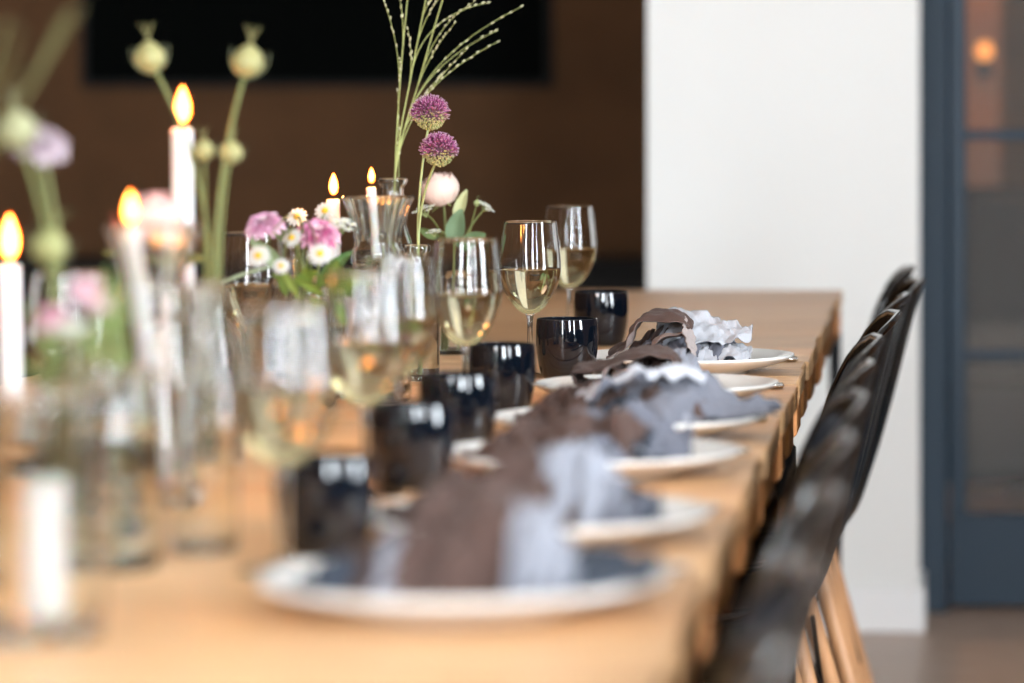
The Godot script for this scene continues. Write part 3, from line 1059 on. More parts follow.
func make_vessel(called: String, label: String, at: Vector3, out: Array, wall := 0.0025, floor_th := 0.006, water := 0.0, flute := 0.0, f0 := 0.0, group := "") -> Node3D:
	var t := thing(called, label, "vase" if called.contains("vase") else "bottle" if called.contains("bottle") else "candle holder" if called.contains("holder") else "jar", at, group)
	var fine := [out[0]]
	for k in range(1, out.size()):
		var steps := maxi(1, int(ceil(absf(out[k].y - out[k - 1].y) / 0.006)))
		for q in steps:
			fine.append(out[k - 1].lerp(out[k], float(q + 1) / steps))
	out = fine
	var pp := [Vector2(0, 0.0015)]
	pp.append_array(out)
	var mb := MB.new()
	mb.lathe(hollow(pp, wall, floor_th), 60, Vector3.ZERO, flute, 14, f0)
	part(t, "glass", mb, M.bottle_glass)
	if water > 0.0:
		var w := [Vector2(0, floor_th - 0.0003)]
		for q in out:
			if q.y > floor_th and q.y < water and q.x > wall * 1.5:
				w.append(Vector2(q.x - wall + 0.0003, q.y))
		w.append(Vector2(w[-1].x, water))
		w.append(Vector2(0, water))
		mb = MB.new()
		mb.lathe(w, 48)
		part(t, "water", mb, M.water)
	return t

# ---------------------------------------------------------------- flowers
const GREEN := Color(0.15, 0.17, 0.05)
const PALE_GREEN := Color(0.33, 0.38, 0.16)

func stem_part(t: Node3D, a: Vector3, b: Vector3, bend: Vector3, r: float, col := GREEN) -> void:
	var mb := MB.new()
	mb.cur = col
	mb.tube(bez(a, (a + b) / 2 + bend, b, 12), r, r * 0.85, 7)
	part(t, "stem", mb, M.green)

func leaf(mb: MB, base: Vector3, dir: Vector3, len: float, wid: float, droop: float, col: Color, side := Vector3(1.0, 0.1, 0.3)) -> void:
	var rows := []
	dir = dir.normalized()
	side = (side - dir * side.dot(dir)).normalized()
	var nrm := side.cross(dir)
	for k in 11:
		var u := float(k) / 10
		var w := wid * pow(sin(PI * clampf(u * 0.94 + 0.03, 0, 1)), 0.8) * (1.0 - 0.25 * u)
		var c := base + dir * len * u + Vector3(0, -droop * u * u * len, 0)
		var row := []
		for b in 7:
			var q := b / 3.0 - 1.0
			row.append(c + side * q * w + nrm * (absf(q) * w * 0.3 + sin(u * 9.0 + q) * wid * 0.06))
		rows.append(row)
	mb.cur = col
	mb.sheet(rows)

func petal(mb: MB, base: Vector3, bs: Basis, ang: float, len: float, wid: float, lift: float, curl: float, ca: Color, cb: Color, n := 5) -> void:
	# a petal that starts at base, points outwards at ang in the basis's plane, rises by lift and curls
	var rows := []
	var ids := []
	for k in n + 1:
		var u := float(k) / n
		var w := wid * pow(sin(PI * clampf(0.12 + 0.80 * u, 0, 1)), 0.9)
		var a := lift - curl * u
		var row := []
		for b in 5:
			var q := b / 2.0 - 1.0
			var rad := len * u * cos(a * 0.9)
			var y := len * u * sin(a)
			row.append(base + bs * (Basis(Vector3.UP, ang) * Vector3(rad, y + absf(q) * w * 0.35, q * w)))
		rows.append(row)
	for k in n + 1:
		var r := PackedInt32Array()
		mb.cur = ca.lerp(cb, float(k) / n)
		for q in rows[k]:
			r.append(mb.p(q))
		ids.append(r)
	for k in n:
		for b in 4:
			mb.quad(ids[k][b], ids[k + 1][b], ids[k + 1][b + 1], ids[k][b + 1])

func flower(called: String, label: String, foot: Vector3, head: Vector3, kind: String, size: float, up := Vector3.UP, bend := Vector3.ZERO, tint := Color.WHITE, sr := 0.0016) -> Node3D:
	if via.size():
		stems += 1
		var lean: Vector3 = head - via[0]
		lean.y = 0.0
		foot = via[0] + lean.limit_length(via[2] * 0.55) + Vector3(cos(stems * 2.4), 0, sin(stems * 2.4)) * via[2] * 0.3 + Vector3(0, 0.0075, 0)
	var t := thing(called, label, "flower", foot)
	var h := head - foot
	var bs := facing(up, rng.randf() * TAU)
	var top := h - up.normalized() * size * 0.15
	if via.size():
		var c: Vector3 = via[0] + Vector3(0, via[1], 0) - foot
		var off := Vector3(top.x - c.x, 0, top.z - c.z)
		c += off.limit_length(maxf(via[2] * 0.6 - sr * 1.5, 0.0)) + Vector3(cos(stems * 2.4), 0, sin(stems * 2.4)) * via[2] * 0.25
		var low := Vector3(0, 0, 0)
		var smb := MB.new()
		smb.cur = GREEN if kind != "allium" else PALE_GREEN
		var pts := crv([low, low.lerp(c, 0.5), c], 5)
		pts.append_array(bez(c, c + (c - low).normalized() * (top - c).length() * 0.5, top, 10).slice(1))
		smb.tube(pts, sr, sr * 0.85, 7)
		part(t, "stem", smb, M.green)
	else:
		stem_part(t, Vector3.ZERO, top, bend, sr)
	var mb := MB.new()
	if kind == "allium":
		mb.cur = Color(0.12, 0.05, 0.07)
		mb.ball(h, Vector3(1, 1.05, 1) * size * 0.30, 16, 10)
		var n := 520
		for k in n:
			var y := 1.0 - 2.0 * (k + 0.5) / n
			var a := k * 2.399963
			var d := Vector3(cos(a) * sqrt(1 - y * y), y, sin(a) * sqrt(1 - y * y))
			d = (d + Vector3(rng.randf_range(-0.09, 0.09), rng.randf_range(-0.09, 0.09), rng.randf_range(-0.09, 0.09))).normalized()
			var up_y := d.y + rng.randf_range(-0.35, 0.35)
			var purple := Color(0.16, 0.018, 0.085).lerp(Color(0.36, 0.10, 0.24), rng.randf())
			var bud := Color(0.24, 0.27, 0.09).lerp(Color(0.46, 0.42, 0.20), rng.randf())
			var open := smoothstep(-0.3, 0.3, up_y)
			var col := bud.lerp(purple, open)
			var r1 := size * (0.40 + 0.10 * open + rng.randf_range(-0.02, 0.03))
			mb.cur = Color(0.16, 0.06, 0.09).lerp(col, 0.35)
			var b2 := facing(d, rng.randf() * TAU)
			mb.tube([h + d * size * 0.27, h + d * r1 * 0.93], size * 0.007, size * 0.012, 4, false)
			mb.cur = col
			mb.ball(h + d * r1 * 0.93, Vector3(0.030, 0.042, 0.030) * size, 5, 4, b2)
			if open > 0.6:
				mb.cur = col.lerp(Color(0.75, 0.5, 0.65), 0.55)
				mb.ball(h + d * (r1 + size * 0.035), Vector3(0.011, 0.028, 0.011) * size, 4, 3, b2)
		part(t, "florets", mb, M.petals)
	elif kind == "daisy":
		for k in 13:
			petal(mb, h, bs, TAU * k / 13, size * 0.5, size * 0.10, 0.18 + rng.randf() * 0.15, 0.35, Color(0.52, 0.52, 0.48), Color(0.60, 0.60, 0.58))
		part(t, "petals", mb, M.petals)
		mb = MB.new()
		mb.cur = Color(0.75, 0.45, 0.03)
		mb.ball(h + up.normalized() * size * 0.03, Vector3(0.16, 0.11, 0.16) * size, 12, 8, bs)
		part(t, "centre", mb, M.petals)
	elif kind == "scabious":
		for ring in 4:
			var n := [16, 14, 11, 8][ring] as int
			for k in n:
				var l: float = size * [0.52, 0.44, 0.34, 0.22][ring] * rng.randf_range(0.88, 1.1)
				petal(mb, h + up.normalized() * size * 0.02 * ring, bs, TAU * (k + 0.37 * ring + rng.randf() * 0.3) / n, l, size * 0.11, 0.15 + 0.28 * ring, 0.45, tint.darkened(0.15), tint.lerp(Color(0.95, 0.85, 0.9), rng.randf() * 0.5))
		part(t, "petals", mb, M.petals)
		mb = MB.new()
		for k in 40:
			var a := k * 2.4
			var r := size * 0.13 * sqrt(k / 40.0)
			mb.cur = tint.lerp(Color(0.85, 0.8, 0.75), rng.randf())
			mb.ball(h + bs * Vector3(cos(a) * r, size * 0.14, sin(a) * r), Vector3.ONE * size * 0.022, 5, 4)
		part(t, "centre", mb, M.petals)
	elif kind == "rose":
		for ring in 6:
			var n := 5 if ring < 5 else 3
			for k in n:
				var f := ring / 5.0
				var a0 := TAU * (k + 0.5 * ring) / n + rng.randf() * 0.2
				var rr := size * lerpf(0.44, 0.10, f)
				var hh := size * lerpf(0.62, 0.74, f)
				var span := lerpf(0.95, 1.35, f)
				var rows := []
				for u in 7:
					var y := u / 6.0
					var row := []
					for b in 7:
						var q := b / 3.0 - 1.0
						var bulge := sin(PI * minf(y * 0.72 + 0.10, 1.0)) + (0.25 * (1.0 - f) * maxf(0.0, y - 0.8) / 0.2)
						var ra := rr * (0.28 + 0.75 * bulge) * (1.0 + 0.03 * sin(q * 5 + k))
						var aa := a0 + q * span * (1.0 - 0.35 * pow(y, 4))
						row.append(h + bs * Vector3(cos(aa) * ra, -size * 0.25 + hh * y * (1.0 - 0.12 * q * q) + 0.0, sin(aa) * ra))
					rows.append(row)
				mb.cur = tint.lerp(Color(0.90, 0.78, 0.70), rng.randf() * 0.35)
				mb.slab(rows, 0.0006, mb.cur, mb.cur.darkened(0.06))
		part(t, "petals", mb, M.petals)
		mb = MB.new()
		for k in 5:
			leaf(mb, h - up.normalized() * size * 0.28, bs * Vector3(cos(TAU * k / 5), 0.5, sin(TAU * k / 5)), size * 0.45, size * 0.07, 0.5, GREEN)
		part(t, "sepals", mb, M.green)
	elif kind == "pod":
		mb.cur = tint
		var prof := []
		for k in 15:
			var u := float(k) / 14
			prof.append(Vector2(0.0 if k == 0 or k == 14 else 0.5 * size * pow(sin(PI * pow(u, 0.9)), 0.8), size * (u - 0.5) * 1.12))
		mb.lathe(prof, 25, h, size * 0.02, 5, -9.0, 9.0, bs)
		part(t, "pod_body", mb, M.green)
		mb = MB.new()
		mb.cur = tint.darkened(0.25)
		for k in 5:
			var a := TAU * k / 5
			mb.tube(bez(h + bs * Vector3(0, size * 0.54, 0), h + bs * Vector3(cos(a) * size * 0.05, size * 0.8, sin(a) * size * 0.05), h + bs * Vector3(cos(a) * size * 0.28, size * 1.12, sin(a) * size * 0.28), 6), size * 0.022, size * 0.008, 5)
		part(t, "crown", mb, M.green)
		mb = MB.new()
		for k in 7:
			var a := TAU * k / 7
			mb.cur = GREEN.lightened(0.1)
			mb.tube(bez(h + bs * Vector3(0, -size * 0.55, 0), h + bs * Vector3(cos(a) * size * 0.7, -size * 0.4, sin(a) * size * 0.7), h + bs * Vector3(cos(a) * size * 0.62, size * 0.35, sin(a) * size * 0.62), 7), size * 0.02, size * 0.01, 4)
		part(t, "bracts", mb, M.green)
	elif kind == "cluster":
		for k in 9:
			var a := k * 2.4
			var r := size * 0.42 * sqrt((k + 0.3) / 9.0)
			var c := h + bs * Vector3(cos(a) * r, size * 0.12 * cos(r / size * 4.0), sin(a) * r)
			for q in 5:
				petal(mb, c, bs, TAU * q / 5 + k, size * 0.16, size * 0.07, 0.4, 0.4, Color(0.56, 0.58, 0.47), Color(0.68, 0.68, 0.65), 3)
			mb.cur = Color(0.7, 0.65, 0.3)
			mb.ball(c, Vector3.ONE * size * 0.035, 5, 4)
		part(t, "petals", mb, M.petals)
		mb = MB.new()
		mb.cur = PALE_GREEN
		for k in 9:
			var a := k * 2.4
			var r := size * 0.42 * sqrt((k + 0.3) / 9.0)
			mb.tube([h - up * size * 0.3, h + bs * Vector3(cos(a) * r, size * 0.08, sin(a) * r)], 0.0006, 0.0005, 4)
		part(t, "stalks", mb, M.green)
	return t

func leaves_on(t: Node3D, list: Array) -> void:
	for a in list:
		var mb := MB.new()
		leaf(mb, a[0] - t.position, a[1], a[2], a[3], a[4], a[5] if a.size() > 5 else GREEN)
		part(t, "leaf", mb, M.green)

func grass(label: String, foot: Vector3, mouth: Vector3, crowns: Array, tips: Array, r := 0.0011, seeds := true, col := Color(0.40, 0.43, 0.15)) -> void:
	var t := thing("panic_grass", label, "grass", foot)
	var lines := []
	for c in crowns:
		var pts := crv([Vector3.ZERO, mouth - foot, (mouth - foot).lerp(c - foot, 0.5) + Vector3(-0.003, 0, 0), c - foot], 20)
		lines.append(pts)
		var mb := MB.new()
		mb.cur = col
		mb.tube(pts, r * 1.15, r * 0.6, 7)
		part(t, "stalk", mb, M.green)
	for a in tips:      # tip, arch, where on its stalk it leaves, which stalk
		var pl: Array = lines[a[3]]
		var from: Vector3 = pl[int(clampf(20.0 * (1.0 - a[2]), 0, 20))]
		var tip: Vector3 = a[0] - foot
		var dirn: Vector3 = (pl[20] - pl[10]).normalized()
		var mid: Vector3 = from + dirn * (tip - from).length() * 0.45 + Vector3(0, a[1], 0)
		var pts := bez(from, mid, tip, 18)
		var mb := MB.new()
		mb.cur = col
		mb.tube(pts, r * 0.62, r * 0.25, 5)
		var b := part(t, "branch", mb, M.green)
		mb = MB.new()
		mb.cur = Color(0.66, 0.62, 0.40)
		for k in range(9, 19):
			var d: Vector3 = (pts[mini(k + 1, 18)] - pts[k - 1]).normalized()
			if rng.randf() < 0.35 + 0.035 * k:
				var o := Vector3(rng.randf_range(-1, 1), rng.randf_range(-0.3, 1), rng.randf_range(-1, 1)) * r * 1.2
				mb.ball(pts[k] + o + d * rng.randf_range(-0.003, 0.003), Vector3(0.0010, 0.0026, 0.0010) * (r / 0.0011), 6, 5, facing(d + o * 150.0))
		if seeds and mb.v.size():
			part(b, "spikelets", mb, M.green)

# ---------------------------------------------------------------- build
func _ready() -> void:
	rng.seed = 7
	setup()
	materials()
	room()
	far_things()
	# tables set end to end
	var z_end := -F / 543.0
	make_table(z_end, z_end + 2.352, "pale wooden plank table ending before the white pier")
	make_table(z_end + 2.355, z_end + 5.355, "pale wooden plank table carrying the flowers and tall candles")
	# chairs pushed in along the right edge
	var chair := make_chair()
	var cx := [-0.030, -0.012, -0.030, -0.040, -0.056, -0.058, -0.058, -0.060, -0.060, -0.060]
	var cd := [6.36, 5.91, 5.45, 4.98, 4.46, 4.02, 3.57, 3.12, 2.67, 2.21]
	for k in 10:
		var at := Vector3(cx[k] - 0.288, 0, -cd[k])
		var lab := "black shell chair on beech legs, %s along the table from the white pier" % ORD[k]
		if k == 0:
			chair.position = at
			chair.set_meta("label", lab)
		else:
			dup(chair, "shell_chair", lab, at, "black shell chairs along the table").rotation.y = 0.04 * sin(k * 2.3)
	place_settings()
	centre()

func place_settings() -> void:
	var ps := [779.0, 864.0, 965.0, 1070.0, 1258.0, 1455.0]
	var plate := make_plate()
	var what := ["loosely looped brown and grey napkin", "brown napkin rolled at one end", "grey ruffled napkin in a heap", "brown crumpled napkin with dark folds", "bunched brown napkin with pale corner", "low heap of brown and navy napkin"]
	for k in 6:
		var at := Vector3(-0.319 - 0.004 * sin(k * 3.0), TOP + 0.0002, -F / ps[k])
		var lab := "round white plate under a napkin, %s setting from the white pier" % ORD[k]
		if k == 0:
			plate.position = at
			plate.set_meta("label", lab)
		else:
			dup(plate, "plate", lab, at)
		make_napkin("%s, on the %s plate from the white pier" % [what[k], ORD[k]], at, k, ps[k])
	var knife := make_knife()
	for k in 6:
		var z: float = -F / ps[k] - 0.20
		var at := Vector3(-0.288, TOP, z)
		var lab := "steel table knife beside the %s plate from the white pier" % ORD[k]
		if k == 0:
			knife.position = at
			knife.set_meta("label", lab)
		else:
			dup(knife, "table_knife", lab, at).rotation.y = 0.05 * sin(k * 1.9)
	var tumbler := make_tumbler()
	var ts := [[601.0, 700.0], [567.0, 797.0], [501.0, 891.0], [458.0, 1000.0], [412.0, 1108.0], [325.0, 1300.0]]
	for k in 6:
		var at := at_table(ts[k][0], ts[k][1])
		var lab := "dark blue tumbler, %s from the white pier in the row beside the plates" % ORD[k]
		if k == 0:
			tumbler.position = at
			tumbler.set_meta("label", lab)
		else:
			dup(tumbler, "tumbler", lab, at)
	dup(tumbler, "tumbler", "dark blue tumbler on the far side of the daisy jar", at_table(272, 770))
	dup(tumbler, "tumbler", "dark blue tumbler across the table beside the pink flower jar", at_table(100, 1075))
	var glass := make_wine_glass(0.137)
	var gs := [[569.5, 693.0], [530.0, 790.0], [466.0, 907.0], [398.0, 1020.0], [366.0, 1127.0], [284.0, 1345.0]]
	for k in 6:
		var at := at_table(gs[k][0], gs[k][1])
		var lab := "stemmed glass of white wine, %s from the white pier in the row near the chairs" % ORD[k]
		if k == 0:
			glass.position = at
			glass.set_meta("label", lab)
		else:
			dup(glass, "wine_glass", lab, at)
	dup(glass, "wine_glass", "stemmed glass of white wine behind the pink scabious", at_table(252, 864))
	dup(glass, "wine_glass", "stemmed glass of white wine across the table by the tall candles", at_table(72, 1127))

func centre() -> void:
	# flared vases with a candle standing in each
	var flare := [Vector2(0.034, 0.0), Vector2(0.0375, 0.003), Vector2(0.0385, 0.012), Vector2(0.0375, 0.05), Vector2(0.034, 0.10), Vector2(0.030, 0.14), Vector2(0.0285, 0.158), Vector2(0.0305, 0.161), Vector2(0.031, 0.168), Vector2(0.0305, 0.175), Vector2(0.0275, 0.179), Vector2(0.0268, 0.187), Vector2(0.0290, 0.20), Vector2(0.0335, 0.216), Vector2(0.039, 0.231), Vector2(0.0412, 0.2355), Vector2(0.0413, 0.237)]
	var v1 := at_table(378, 860)
	make_vessel("flared_vase", "clear flared glass vase holding a candle beside the purple alliums", v1, flare, 0.0032, 0.014, 0.0, 0.0010, 0.188)
	make_candle("thin white lit candle leaning in the flared vase by the alliums", v1 + Vector3(0.010, 0.0145, 0.0), at_px(371, 187, 860), 0.0058, 0.55)
	var v2 := at_table(153, 1160)
	var flare2 := []
	for q in flare:
		flare2.append(q * 1.02)
	make_vessel("flared_vase", "clear flared glass vase holding a candle before the pink rose", v2, flare2, 0.0032, 0.014, 0.0, 0.0010, 0.188)
	make_candle("white lit candle leaning in the flared vase before the pink rose", v2 + Vector3(0.012, 0.0145, 0.0), at_px(130, 229, 1160), 0.0095, 0.85)
	# candles in low glass holders
	var holder := [Vector2(0.030, 0.0), Vector2(0.033, 0.002), Vector2(0.033, 0.010), Vector2(0.026, 0.022), Vector2(0.016, 0.034), Vector2(0.0145, 0.05), Vector2(0.0155, 0.066), Vector2(0.0165, 0.07)]
	for a in [[333.0, 199.0, 850.0, 0.0085, "white lit candle beside the white daisies and flared vase", 0.8], [182.0, 128.0, 1010.0, 0.0112, "tallest white lit candle, rising between the green pods", 1.15], [9.0, 264.0, 1070.0, 0.0112, "white lit candle by the pale seed pods and mauve scabious", 1.3]]:
		var b := at_table(a[0] + 3, a[2])
		make_vessel("candle_holder", "low clear glass holder under the " + a[4].replace(" lit", ""), b, holder, 0.0045 if a[3] > 0.0105 else 0.0055, 0.03)
		make_candle(a[4], b + Vector3(0, 0.0305, 0), at_px(a[0], a[1], a[2]), minf(a[3], 0.0112), a[5])
	# grass in a tall bottle
	var bottle := [Vector2(0.029, 0.0), Vector2(0.032, 0.003), Vector2(0.032, 0.12), Vector2(0.030, 0.145), Vector2(0.023, 0.168), Vector2(0.017, 0.185), Vector2(0.0158, 0.20), Vector2(0.0158, 0.232), Vector2(0.0195, 0.236), Vector2(0.0212, 0.240), Vector2(0.0205, 0.243)]
	var g := at_table(392, 735)
	make_vessel("tall_bottle", "tall clear glass bottle holding the airy grass", g, bottle, 0.0025, 0.006, 0.09)
	var tips := []
	for a in [[378, -14, 0.0, 0.42, 0], [396, -20, 0.0, 0.30, 0], [400, 60, 0.0, 0.5, 0], [408, 30, 0.0, 0.4, 1], [440, -10, 0.0, 0.2, 1], [452, -14, 0.01, 0.3, 1], [474, 2, 0.01, 0.32, 2], [490, 2, 0.015, 0.35, 1], [521, 7, 0.0, 0.50, 2], [498, 30, 0.0, 0.46, 2], [499, 41, 0.0, 0.56, 1], [456, 22, 0.0, 0.36, 2], [466, 50, 0.0, 0.58, 2], [398, 91, 0.0, 0.86, 0], [443, 74, 0.0, 0.60, 1]]:
		tips.append([at_px(a[0], a[1], 735.0 + 10.0 * sin(a[0] * 1.7)), a[2], a[3], a[4]])
	grass("airy green grass sprig in the tall bottle behind the alliums", g + Vector3(0.0, 0.008, 0.0), g + Vector3(0.004, 0.243, 0.0), [at_px(412, -45, 735), at_px(434, -40, 737), at_px(450, -25, 733)], tips, 0.0012)
	# alliums
	var small := [Vector2(0.027, 0.0), Vector2(0.0295, 0.003), Vector2(0.0295, 0.075), Vector2(0.027, 0.10), Vector2(0.0205, 0.122), Vector2(0.0165, 0.135), Vector2(0.0158, 0.15), Vector2(0.0158, 0.158), Vector2(0.0178, 0.161), Vector2(0.0178, 0.167), Vector2(0.0168, 0.169)]
	var al := at_table(416, 800)
	make_vessel("small_bottle", "small clear glass bottle holding two purple alliums", al, small, 0.0024, 0.006, 0.07)
	via = [al, 0.169, 0.0135]
	flower("allium", "purple allium, the higher of the two in the small bottle", al + Vector3(-0.006, 0.008, 0.004), at_px(430, 115, 800), "allium", 0.047, Vector3(0.08, 1, 0.05), Vector3(-0.012, 0, 0), Color.WHITE, 0.0019)
	flower("allium", "purple allium, the lower of the two in the small bottle", al + Vector3(0.012, 0.008, 0.006), at_px(439, 152, 808), "allium", 0.045, Vector3(0.10, 1, 0.05), Vector3(-0.012, 0, 0), Color.WHITE, 0.0019)
	# rose, leaves and small white flowers in a jar
	var jar := [Vector2(0.030, 0.0), Vector2(0.034, 0.003), Vector2(0.035, 0.01), Vector2(0.035, 0.085), Vector2(0.031, 0.098), Vector2(0.030, 0.106), Vector2(0.032, 0.109), Vector2(0.032, 0.113)]
	var rj := at_table(452, 725)
	make_vessel("flower_jar", "clear glass jar holding the pale rose behind the alliums", rj, jar, 0.0024, 0.006, 0.07)
	via = [rj, 0.113, 0.027]
	var f := flower("rose", "pale blush rose bud in the jar behind the alliums", rj + Vector3(-0.012, 0.008, 0), at_px(441, 193, 725), "rose", 0.060, Vector3(-0.35, 1, 0.25), Vector3(0.01, 0, 0), Color(0.72, 0.50, 0.42), 0.002)
	leaves_on(f, [[at_px(452, 247, 725), Vector3(0.25, 1, 0.2), 0.062, 0.016, 0.1, Color(0.16, 0.25, 0.14)], [at_px(455, 222, 725), Vector3(0.35, 1, 0), 0.05, 0.010, 0.05, Color(0.42, 0.44, 0.22)], [at_px(462, 250, 725), Vector3(0.7, 0.7, 0.3), 0.05, 0.014, 0.2, Color(0.15, 0.24, 0.12)], [at_px(440, 240, 725), Vector3(-0.5, 0.6, 0.4), 0.045, 0.012, 0.3, Color(0.18, 0.26, 0.10)]])
	flower("filler_flower", "small white cluster beside the pale rose bud", rj + Vector3(0.012, 0.008, 0.004), at_px(486, 207, 725), "cluster", 0.026, Vector3(0.6, 0.8, 0.2), Vector3(-0.012, 0.02, 0))
	flower("filler_flower", "green bud on a thin stem beside the pale rose", rj + Vector3(0.004, 0.008, 0.01), at_px(477, 203, 725), "pod", 0.009, Vector3(0.1, 1, 0), Vector3(-0.008, 0.02, 0), PALE_GREEN, 0.0012)
	flower("filler_flower", "small white open flower under the rose bud", rj + Vector3(-0.006, 0.008, 0.014), at_px(424, 210, 740), "cluster", 0.034, Vector3(-0.3, 1, 0.3), Vector3(0, 0.01, 0))
	flower("filler_flower", "tiny white cluster low beside the allium stems", rj + Vector3(-0.016, 0.008, 0.012), at_px(434, 232, 745), "cluster", 0.022, Vector3(-0.1, 1, 0.3), Vector3(0, 0.01, 0))
	# mixed bouquet of scabious and daisies
	var wide := [Vector2(0.034, 0.0), Vector2(0.038, 0.003), Vector2(0.039, 0.012), Vector2(0.040, 0.10), Vector2(0.037, 0.122), Vector2(0.035, 0.135), Vector2(0.0375, 0.140), Vector2(0.0375, 0.148)]
	var bj := at_table(303, 880)
	make_vessel("flower_jar", "clear glass jar holding pink scabious and daisies", bj, wide, 0.0024, 0.006, 0.10)
	var pink := Color(0.52, 0.10, 0.25)
	via = [bj, 0.148, 0.032]
	f = flower("scabious", "pink scabious, the paler one in the daisy jar", bj + Vector3(-0.018, 0.008, 0.0), at_px(264, 224, 900), "scabious", 0.050, Vector3(-0.2, 1, 0.45), Vector3(0.01, 0.03, 0), Color(0.55, 0.24, 0.40))
	leaves_on(f, [[at_px(288, 262, 890), Vector3(-1, -0.15, 0.4), 0.095, 0.011, 0.15, Color(0.33, 0.42, 0.26)], [at_px(285, 270, 890), Vector3(-0.6, 0.7, 0.2), 0.06, 0.012, 0.1, Color(0.25, 0.36, 0.2)], [at_px(280, 240, 895), Vector3(0.3, 0.6, 0.6), 0.04, 0.012, 0.3, Color(0.2, 0.32, 0.14)]])
	f = flower("scabious", "deep pink scabious beside the small daisies", bj + Vector3(0.008, 0.008, 0.012), at_px(318, 233, 885), "scabious", 0.054, Vector3(0.15, 1, 0.6), Vector3(0, 0.02, 0), pink)
	leaves_on(f, [[at_px(322, 285, 880), Vector3(0.9, 0.35, 0.3), 0.075, 0.013, 0.2, Color(0.07, 0.14, 0.04)], [at_px(318, 290, 880), Vector3(0.5, 0.8, -0.3), 0.07, 0.012, 0.2, Color(0.09, 0.17, 0.05)], [at_px(310, 296, 900), Vector3(0.5, -0.1, 0.7), 0.06, 0.009, 0.4, Color(0.20, 0.32, 0.07)], [at_px(300, 300, 905), Vector3(-0.3, 0.9, 0.5), 0.06, 0.006, 0.2, Color(0.24, 0.36, 0.09)], [at_px(330, 300, 905), Vector3(0.2, 0.9, 0.4), 0.065, 0.007, 0.2, Color(0.18, 0.30, 0.07)], [at_px(345, 298, 880), Vector3(-0.2, 1, 0.3), 0.06, 0.02, 0.2, Color(0.10, 0.18, 0.05)]])
	var sprays := []
	for k in 9:
		sprays.append([at_px(286 + 7.5 * k, 296 - 9.0 * absf(sin(k * 1.9)), 905), Vector3(0.9 * sin(k * 2.1), 0.8, 0.4), 0.045, 0.0075, 0.25, Color(0.21, 0.33, 0.065) if k % 2 else Color(0.13, 0.22, 0.05)])
	leaves_on(f, sprays)
	var dz := [[325, 211, 860, 0.026, "small daisy highest by the candle flame"], [297, 217, 850, 0.026, "small daisy tilted away left of the deep pink scabious"], [320, 254, 930, 0.028, "white daisy low in front of the deep pink scabious"], [258, 256, 940, 0.028, "white daisy low under the paler pink scabious"], [281, 266, 930, 0.020, "yellow-eyed daisy at the bottom of the bouquet"], [292, 238, 900, 0.024, "cream daisy between the two pink scabious"]]
	for a in dz:
		flower("daisy", a[4] + " in the jar", bj + Vector3(rng.randf_range(-0.02, 0.02), 0.008, rng.randf_range(-0.02, 0.02)), at_px(a[0], a[1], a[2]), "daisy", a[3], Vector3(rng.randf_range(-0.3, 0.3), 0.55, 0.9), Vector3(0, 0.02, 0), Color.WHITE, 0.0011)
	flower("filler_flower", "cream flower cluster in the middle of the daisy bouquet", bj + Vector3(0.0, 0.008, -0.01), at_px(342, 225, 870), "cluster", 0.036, Vector3(0.1, 1, 0.4), Vector3(0, 0.02, 0))
	flower("filler_flower", "white cluster behind the small daisies in the jar", bj + Vector3(0.01, 0.008, -0.015), at_px(302, 235, 860), "cluster", 0.03, Vector3(0.0, 1, 0.4), Vector3(0, 0.02, 0))
	var sb := []
	for q in bottle:
		sb.append(Vector2(q.x * 0.8, q.y * 0.85))
	make_vessel("tall_bottle", "empty clear glass bottle behind the daisies", at_table(292, 820), sb, 0.0022, 0.006)
	make_vessel("tall_bottle", "empty clear glass bottle between the tall candle and the wine glasses", at_table(205, 1290), sb, 0.0022, 0.006)
	# seed pods beside the tall candle
	var pv := at_table(212, 1030)
	make_vessel("small_bottle", "small clear glass bottle holding the tall green pods", pv, small, 0.0024, 0.006, 0.07)
	via = [pv, 0.169, 0.0125]
	var podc := Color(0.30, 0.28, 0.115)
	flower("seed_pod", "round green seed pod on a stem left of the tall candle flame", pv + Vector3(-0.01, 0.008, 0), at_px(150, 57, 1030), "pod", 0.030, Vector3(-0.1, 1, 0), Vector3(0.02, 0, 0), podc, 0.0022)
	flower("seed_pod", "round green seed pod leaning away from the tall candle", pv + Vector3(0.01, 0.008, 0), at_px(248, 61, 1030), "pod", 0.031, Vector3(0.15, 1, 0), Vector3(-0.02, 0, 0), podc, 0.0024)
	flower("seed_pod", "small green bud pod just beside the tall candle", pv + Vector3(0.0, 0.008, 0.01), at_px(204, 150, 1030), "pod", 0.020, Vector3(-0.05, 1, 0), Vector3(0, 0, 0), podc, 0.0016)
	flower("seed_pod", "small green bud pod on the leaning pod's side shoot", pv + Vector3(0.006, 0.008, -0.01), at_px(231, 152, 1030), "pod", 0.022, Vector3(0.1, 1, 0), Vector3(0, 0, 0), podc, 0.0016)
	var pr := at_table(116, 975)
	make_vessel("flower_jar", "clear glass jar holding the pink rose by the candles", pr, jar, 0.0024, 0.006, 0.07)
	via = [pr, 0.113, 0.027]
	f = flower("rose", "soft pink garden rose beside the flared vase's candle", pr + Vector3(0, 0.008, 0), at_px(157, 222, 1010), "rose", 0.066, Vector3(0.1, 1, 0.35), Vector3(0, 0, 0), Color(0.66, 0.34, 0.31), 0.0022)
	leaves_on(f, [[at_px(150, 262, 1010), Vector3(-0.8, 0.4, 0.3), 0.05, 0.010, 0.2, GREEN], [at_px(160, 265, 1010), Vector3(0.8, 0.3, 0.2), 0.05, 0.010, 0.2, GREEN]])
